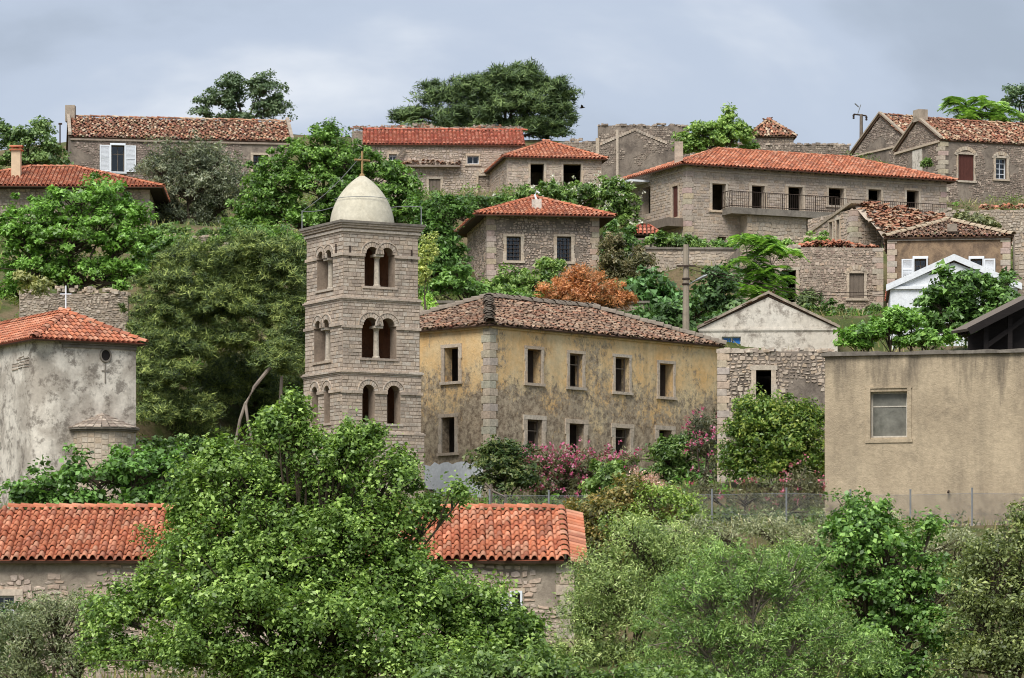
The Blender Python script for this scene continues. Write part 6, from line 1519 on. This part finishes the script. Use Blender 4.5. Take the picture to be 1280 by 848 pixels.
    plant('vine_bush', 'bright green low bushes left of the bright white gable', 'bush', 'broad', 150,
          [(1075, 420, 26, 14), (1110, 412, 30, 16), (1140, 405, 20, 16), (1065, 430, 20, 8), (1160, 425, 40, 12), (1240, 430, 30, 8), (1120, 395, 14, 12)], dens=1.3, stem=False, size=.22, tr=.42, pal=((56, 102, 32), (92, 144, 50), (134, 180, 72)))
    # ---- below the ochre house
    pk = ((204, 92, 136), (214, 120, 156), (186, 74, 114), (226, 160, 184))
    plant('oleander_bush', 'pink flowering oleander against the ochre house wall', 'bush', 'lance', 142,
          [(690, 590, 36, 26), (730, 590, 34, 26), (765, 585, 26, 22), (700, 615, 50, 18), (670, 575, 20, 16)], dens=1.3, stem=False, pal=((54, 66, 38), (84, 94, 54), (112, 118, 74)), flower=(3200, pk, .10))
    plant('dark_oleander', 'dark green rounded bush at the near corner of the ochre house', 'bush', 'small', 139,
          [(620, 580, 30, 24), (640, 570, 24, 20), (625, 608, 34, 22), (655, 600, 20, 24)], dens=1.2, stem=False, size=.17, pal=((34, 58, 26), (60, 88, 36), (104, 118, 56)))
    plant('light_green_shrub', 'pale green leafy shrub in front of the pink oleander', 'bush', 'fig', 128, [(760, 610, 24, 24), (745, 590, 10, 14), (770, 590, 12, 16), (755, 635, 30, 18)], dens=1.2, stem=False, size=.17, tr=.34, pal=((70, 104, 42), (100, 136, 60), (136, 166, 84)))
    plant('pomegranate_bush', 'green rounded bush against the right end of the ochre house wall', 'bush', 'small', 147,
          [(835, 575, 30, 26), (860, 565, 24, 24), (825, 600, 26, 20), (865, 595, 26, 24)], dens=1.2, stem=False, size=.18, pal=((48, 80, 30), (80, 116, 46), (116, 146, 66)))
    plant('climbing_oleander', 'sparse pink oleander in the corner between ochre house and stone ruin', 'bush', 'lance', 141,
          [(885, 560, 16, 36), (880, 530, 12, 16), (890, 600, 18, 20), (870, 540, 10, 12)], dens=1.0, stem=False, pal=((44, 54, 34), (70, 80, 50), (98, 106, 68)), flower=(500, pk, .10))
    plant('broad_green_bush', 'large rounded green bush hiding the foot of the stone ruin', 'bush', 'small', 115.5,
          [(965, 518, 44, 26), (1000, 535, 34, 36), (940, 550, 34, 34), (985, 570, 46, 36), (925, 580, 26, 28), (1010, 590, 26, 28), (960, 590, 44, 24), (975, 545, 50, 34)], dens=1.9, hollow=.25, lf=.2, tr=.34, twig=.15, stem=False, size=.13, pal=((50, 82, 26), (84, 122, 38), (138, 158, 58)), base=(970, None))
    plant('pink_rose_bush', 'straggling pink flowered bush under the large green bush by the fence', 'bush', 'lance', 110.5,
          [(960, 615, 26, 20), (1000, 610, 28, 22), (930, 625, 26, 18), (1018, 620, 16, 24), (890, 622, 24, 20), (860, 625, 16, 16), (980, 635, 40, 14)], dens=1.5, stem=False, pal=((58, 66, 40), (88, 96, 58), (116, 122, 80)), flower=(300, ((208, 108, 128), (222, 146, 162)), .085), size=.13)
    plant('fence_undergrowth', 'dark green undergrowth along the foot of the chain link fence', 'bush', 'small', 108.8,
          [(860, 645, 30, 14), (910, 648, 30, 12), (960, 650, 30, 12), (1010, 650, 26, 14), (830, 640, 20, 14), (700, 640, 30, 10), (740, 636, 20, 10)], dens=1.3, stem=False, size=.12, pal=((52, 78, 36), (84, 112, 52), (122, 144, 76)))
    plant('slope_shrub', 'dark reddish green shrubs right of the square stone house', 'bush', 'small', 178,
          [(765, 330, 18, 20), (790, 342, 20, 16), (757, 352, 14, 14), (768, 308, 14, 16), (800, 325, 14, 14)], dens=1.3, stem=False, size=.18, tr=.42, pal=((62, 66, 40), (92, 98, 56), (128, 122, 84)))
    plant('dry_shrub', 'pale dry pinkish shrub below the ochre house windows', 'bush', 'fine', 139, [(805, 600, 18, 14), (815, 610, 16, 12)], dens=1.2, stem=False, pal=((150, 124, 100), (184, 156, 132), (206, 184, 160)))
    plant('fence_shrub', 'yellow green shrub in front of the fence below the pomegranate bush', 'bush', 'small', 103,
          [(820, 625, 24, 24), (850, 640, 26, 24), (790, 660, 40, 26), (840, 665, 40, 20)], dens=1.1, stem=False, size=.13, pal=((70, 104, 34), (110, 146, 52), (154, 182, 80)))
    plant('slope_thicket', 'dense green thicket on the slope between pine and bell tower below the dome', 'bush', 'broad', 178,
          [(350, 305, 40, 20), (300, 300, 36, 16), (390, 320, 40, 30), (235, 305, 40, 12), (200, 320, 30, 22), (365, 330, 40, 24)], dens=1.1, stem=False, size=.19, tr=.5, per=60, pal=((48, 88, 30), (82, 126, 44), (124, 162, 66)))
    plant('wall_side_bush', 'green bushes on the terrace between bell tower and square house', 'bush', 'broad', 167,
          [(560, 358, 26, 14), (586, 364, 22, 12), (540, 365, 16, 12), (615, 371, 20, 8), (570, 342, 18, 14), (655, 374, 24, 8)], dens=1.2, stem=False, size=.18, tr=.42, per=60, pal=((46, 88, 30), (78, 124, 44), (116, 158, 66)))
    plant('ruin_foot_bush', 'dark green bushes at the foot of the doorway ruin beside white gables', 'bush', 'broad', 174,
          [(1030, 395, 24, 14), (1060, 400, 24, 14), (1000, 398, 20, 12), (1090, 398, 18, 16), (1045, 412, 40, 12)], dens=1.2, stem=False, size=.18, tr=.42, per=60, pal=((44, 78, 34), (70, 108, 46), (104, 140, 66)))
    plant('roof_end_bush', 'dark leafy bushes filling the gap behind the right end of the ochre roof', 'bush', 'fig', 163.5,
          [(830, 405, 30, 14), (870, 410, 26, 14), (800, 402, 24, 14), (905, 405, 26, 16), (850, 390, 26, 16)], dens=1.3, stem=False, size=.22, tr=.42, pal=((38, 74, 34), (64, 106, 48), (98, 138, 72)))
    plant('terrace_greenery', 'green shrubs on the terrace between the long house and the doorway ruin', 'bush', 'broad', 190.5,
          [(940, 302, 18, 8), (1020, 304, 16, 10), (905, 308, 20, 8), (985, 308, 16, 7), (870, 306, 16, 7)], dens=1.2, stem=False, size=.18, tr=.4, per=56, pal=((60, 104, 36), (94, 140, 52), (134, 172, 74)))
    plant('upper_slope_bush', 'green bushes on the slope above the big pine below the olive tree', 'bush', 'broad', 187,
          [(170, 300, 26, 14), (210, 295, 30, 12), (255, 300, 30, 12), (300, 290, 26, 16), (330, 300, 26, 18), (190, 330, 30, 16)], dens=1.2, stem=False, size=.19, tr=.45, per=60, pal=((52, 86, 32), (84, 120, 46), (122, 154, 68)))
    # ---- skyline
    plant('umbrella_pine', 'large dark spreading pine on the skyline, upper centre', 'tree', 'darkpine', 258,
          [(640, 100, 46, 18), (600, 112, 40, 18), (680, 112, 36, 20), (560, 125, 36, 16), (640, 132, 60, 24), (700, 140, 20, 26), (525, 145, 30, 12), (590, 145, 50, 18), (500, 146, 12, 8), (665, 160, 44, 18), (655, 88, 18, 10), (545, 108, 18, 8), (690, 165, 24, 14), (570, 160, 60, 10)], dens=2.4, trunk=.4, base=(650, 185), twig=.1, hollow=.15)
    plant('skyline_ailanthus', 'pair of loose green tree crowns on the skyline above the shuttered house', 'tree', 'broad', 250,
          [(286, 110, 20, 16), (278, 130, 26, 18), (332, 112, 20, 18), (336, 136, 22, 16), (252, 142, 14, 8), (300, 148, 30, 8), (348, 126, 12, 12), (294, 100, 8, 8), (326, 100, 8, 8)], dens=1.3, trunk=.2, size=.22, tr=.6, per=70, pal=((58, 86, 46), (74, 100, 62), (106, 130, 86)), base=(315, None))
    plant('left_edge_tree', 'green tree on the skyline at the left edge behind the chimney house', 'tree', 'broad', 222,
          [(40, 172, 30, 18), (15, 180, 28, 20), (60, 195, 22, 20), (25, 205, 44, 18), (48, 160, 12, 10), (5, 165, 14, 10)], dens=1., trunk=.2, size=.22, tr=.6, per=70, pal=((50, 84, 40), (84, 118, 54), (120, 150, 80)))
    plant('skyline_fig_tree', 'yellow green tree between the gable ruin and the long red roof', 'tree', 'broad', 226,
          [(885, 175, 34, 20), (865, 185, 20, 16), (915, 172, 24, 22), (905, 158, 12, 14), (875, 162, 14, 10), (912, 145, 5, 10), (935, 185, 10, 12)], dens=1.1, trunk=.16, size=.22, tr=.5, per=64, pal=((62, 100, 34), (98, 138, 50), (140, 172, 78)))
    plant('sumac_tree', 'light green tree of heaven behind the brown shutter house roof', 'tree', 'frond', 245,
          [(1205, 138, 18, 10), (1240, 132, 22, 12), (1225, 148, 30, 8), (1250, 148, 20, 10), (1190, 128, 8, 5)], dens=1.6, trunk=.15, size=.36, pal=((84, 128, 48), (120, 164, 68), (156, 194, 96)), base=(1225, None), tr=.9)
    plant('dark_edge_tree', 'dark green tree at the upper right edge of the skyline', 'tree', 'broad', 250, [(1275, 128, 20, 18), (1290, 145, 24, 16), (1268, 114, 8, 6)], dens=1., trunk=.2, size=.22, tr=.6, per=70, pal=((46, 76, 44), (72, 104, 60), (104, 132, 84)))
    plant('window_ivy', 'green ivy tuft at the foot of the brown shutter house gable wall', 'plant', 'small', 219, [(1160, 204, 9, 4)], dens=1.5, stem=False, size=.22, tr=.35)
    plant('church_shrub', 'pale yellow shrub on the rubble wall above the church roof', 'plant', 'small', 149, [(40, 362, 16, 12), (55, 355, 12, 8), (30, 350, 10, 8)], dens=.8, stem=False, lf=0, size=.2, pal=((90, 108, 50), (126, 138, 70), (160, 164, 98)))
plants()

def outside(xs, ys, mrg):
    ok = np.ones(len(xs), bool)
    for (c, u, v, L, W) in FOOT:
        a = (xs - c.x) * u.x + (ys - c.y) * u.y; b = (xs - c.x) * v.x + (ys - c.y) * v.y
        ok &= ~((a > -mrg) & (a < L + mrg) & (b > -mrg) & (b < W + mrg))
    return ok
def grass():
    # one mass of rough grass and one of low herbs on the open slopes
    o = bpy.data.objects.new('tmp', None)
    n = 40000; xs = RNG.uniform(-36, 40, n); ys = RNG.uniform(70, 240, n); k = outside(xs, ys, .1); xs, ys = xs[k], ys[k]; n = len(xs); zs = HG(xs, ys)
    C = np.stack([xs, ys, zs + .1], 1); T = unit(np.stack([RNG.normal(0, .35, n), RNG.normal(0, .35, n), np.ones(n)], 1)); N = unit(np.stack([RNG.normal(size=n), -np.abs(RNG.normal(size=n)) - .3, RNG.normal(0, .3, n) + .3], 1))
    p = np.array([srgb(98, 116, 54), srgb(134, 140, 76), srgb(160, 150, 96)]); cols = p[RNG.integers(0, 3, n)] * RNG.uniform(.8, 1.3, (n, 1))
    g = leaf_mesh('grass', C, N, T, RNG.uniform(.25, .6, n), .14, cols, M['leaf'], o, tri=True); g.parent = None
    tag(g, 'rough dry grass on the open slopes between houses', 'grass', kind='stuff')
    m = 5200; xs = RNG.uniform(-36, 40, m); ys = RNG.uniform(70, 245, m); k = outside(xs, ys, .5) & (np.array([fbm(x * .16, y * .16) for x, y in zip(xs, ys)]) > -.22); xs, ys = xs[k], ys[k]; m = len(xs)
    r = RNG.uniform(.25, .75, m); tc = np.stack([xs, ys, HG(xs, ys) + r * .35], 1); per = 46; q = np.repeat(np.arange(m), per); n = len(q)
    loc = sph(n) * RNG.random((n, 1)) ** .4; loc[:, 2] *= .7; C = tc[q] + loc * r[q][:, None]
    pal = np.array([[srgb(*c) for c in t] for t in (((52, 86, 34), (104, 144, 58)), ((70, 92, 40), (136, 148, 74)), ((60, 76, 44), (112, 124, 76)), ((62, 104, 34), (124, 168, 66)))])
    t = RNG.integers(0, 4, m)[q]; x = np.clip(RNG.random(n) * .8 + RNG.random(m)[q] * .3, 0, 1)[:, None]; cols = (pal[t, 0] + (pal[t, 1] - pal[t, 0]) * x) * 1.25
    g = leaf_mesh('ground_cover', C, unit(loc * .5 + np.array([[0, -.1, .6]]) + RNG.normal(size=(n, 3)) * .6), loc + RNG.normal(size=(n, 3)) * .5, RNG.uniform(.1, .2, n), .5, cols, M['leaf'], o, tri=True); g.parent = None
    tag(g, 'low green herbs and brambles covering the open slopes', 'ground cover', kind='stuff'); bpy.data.objects.remove(o)
grass()
print('leaves', LEAVES[0])
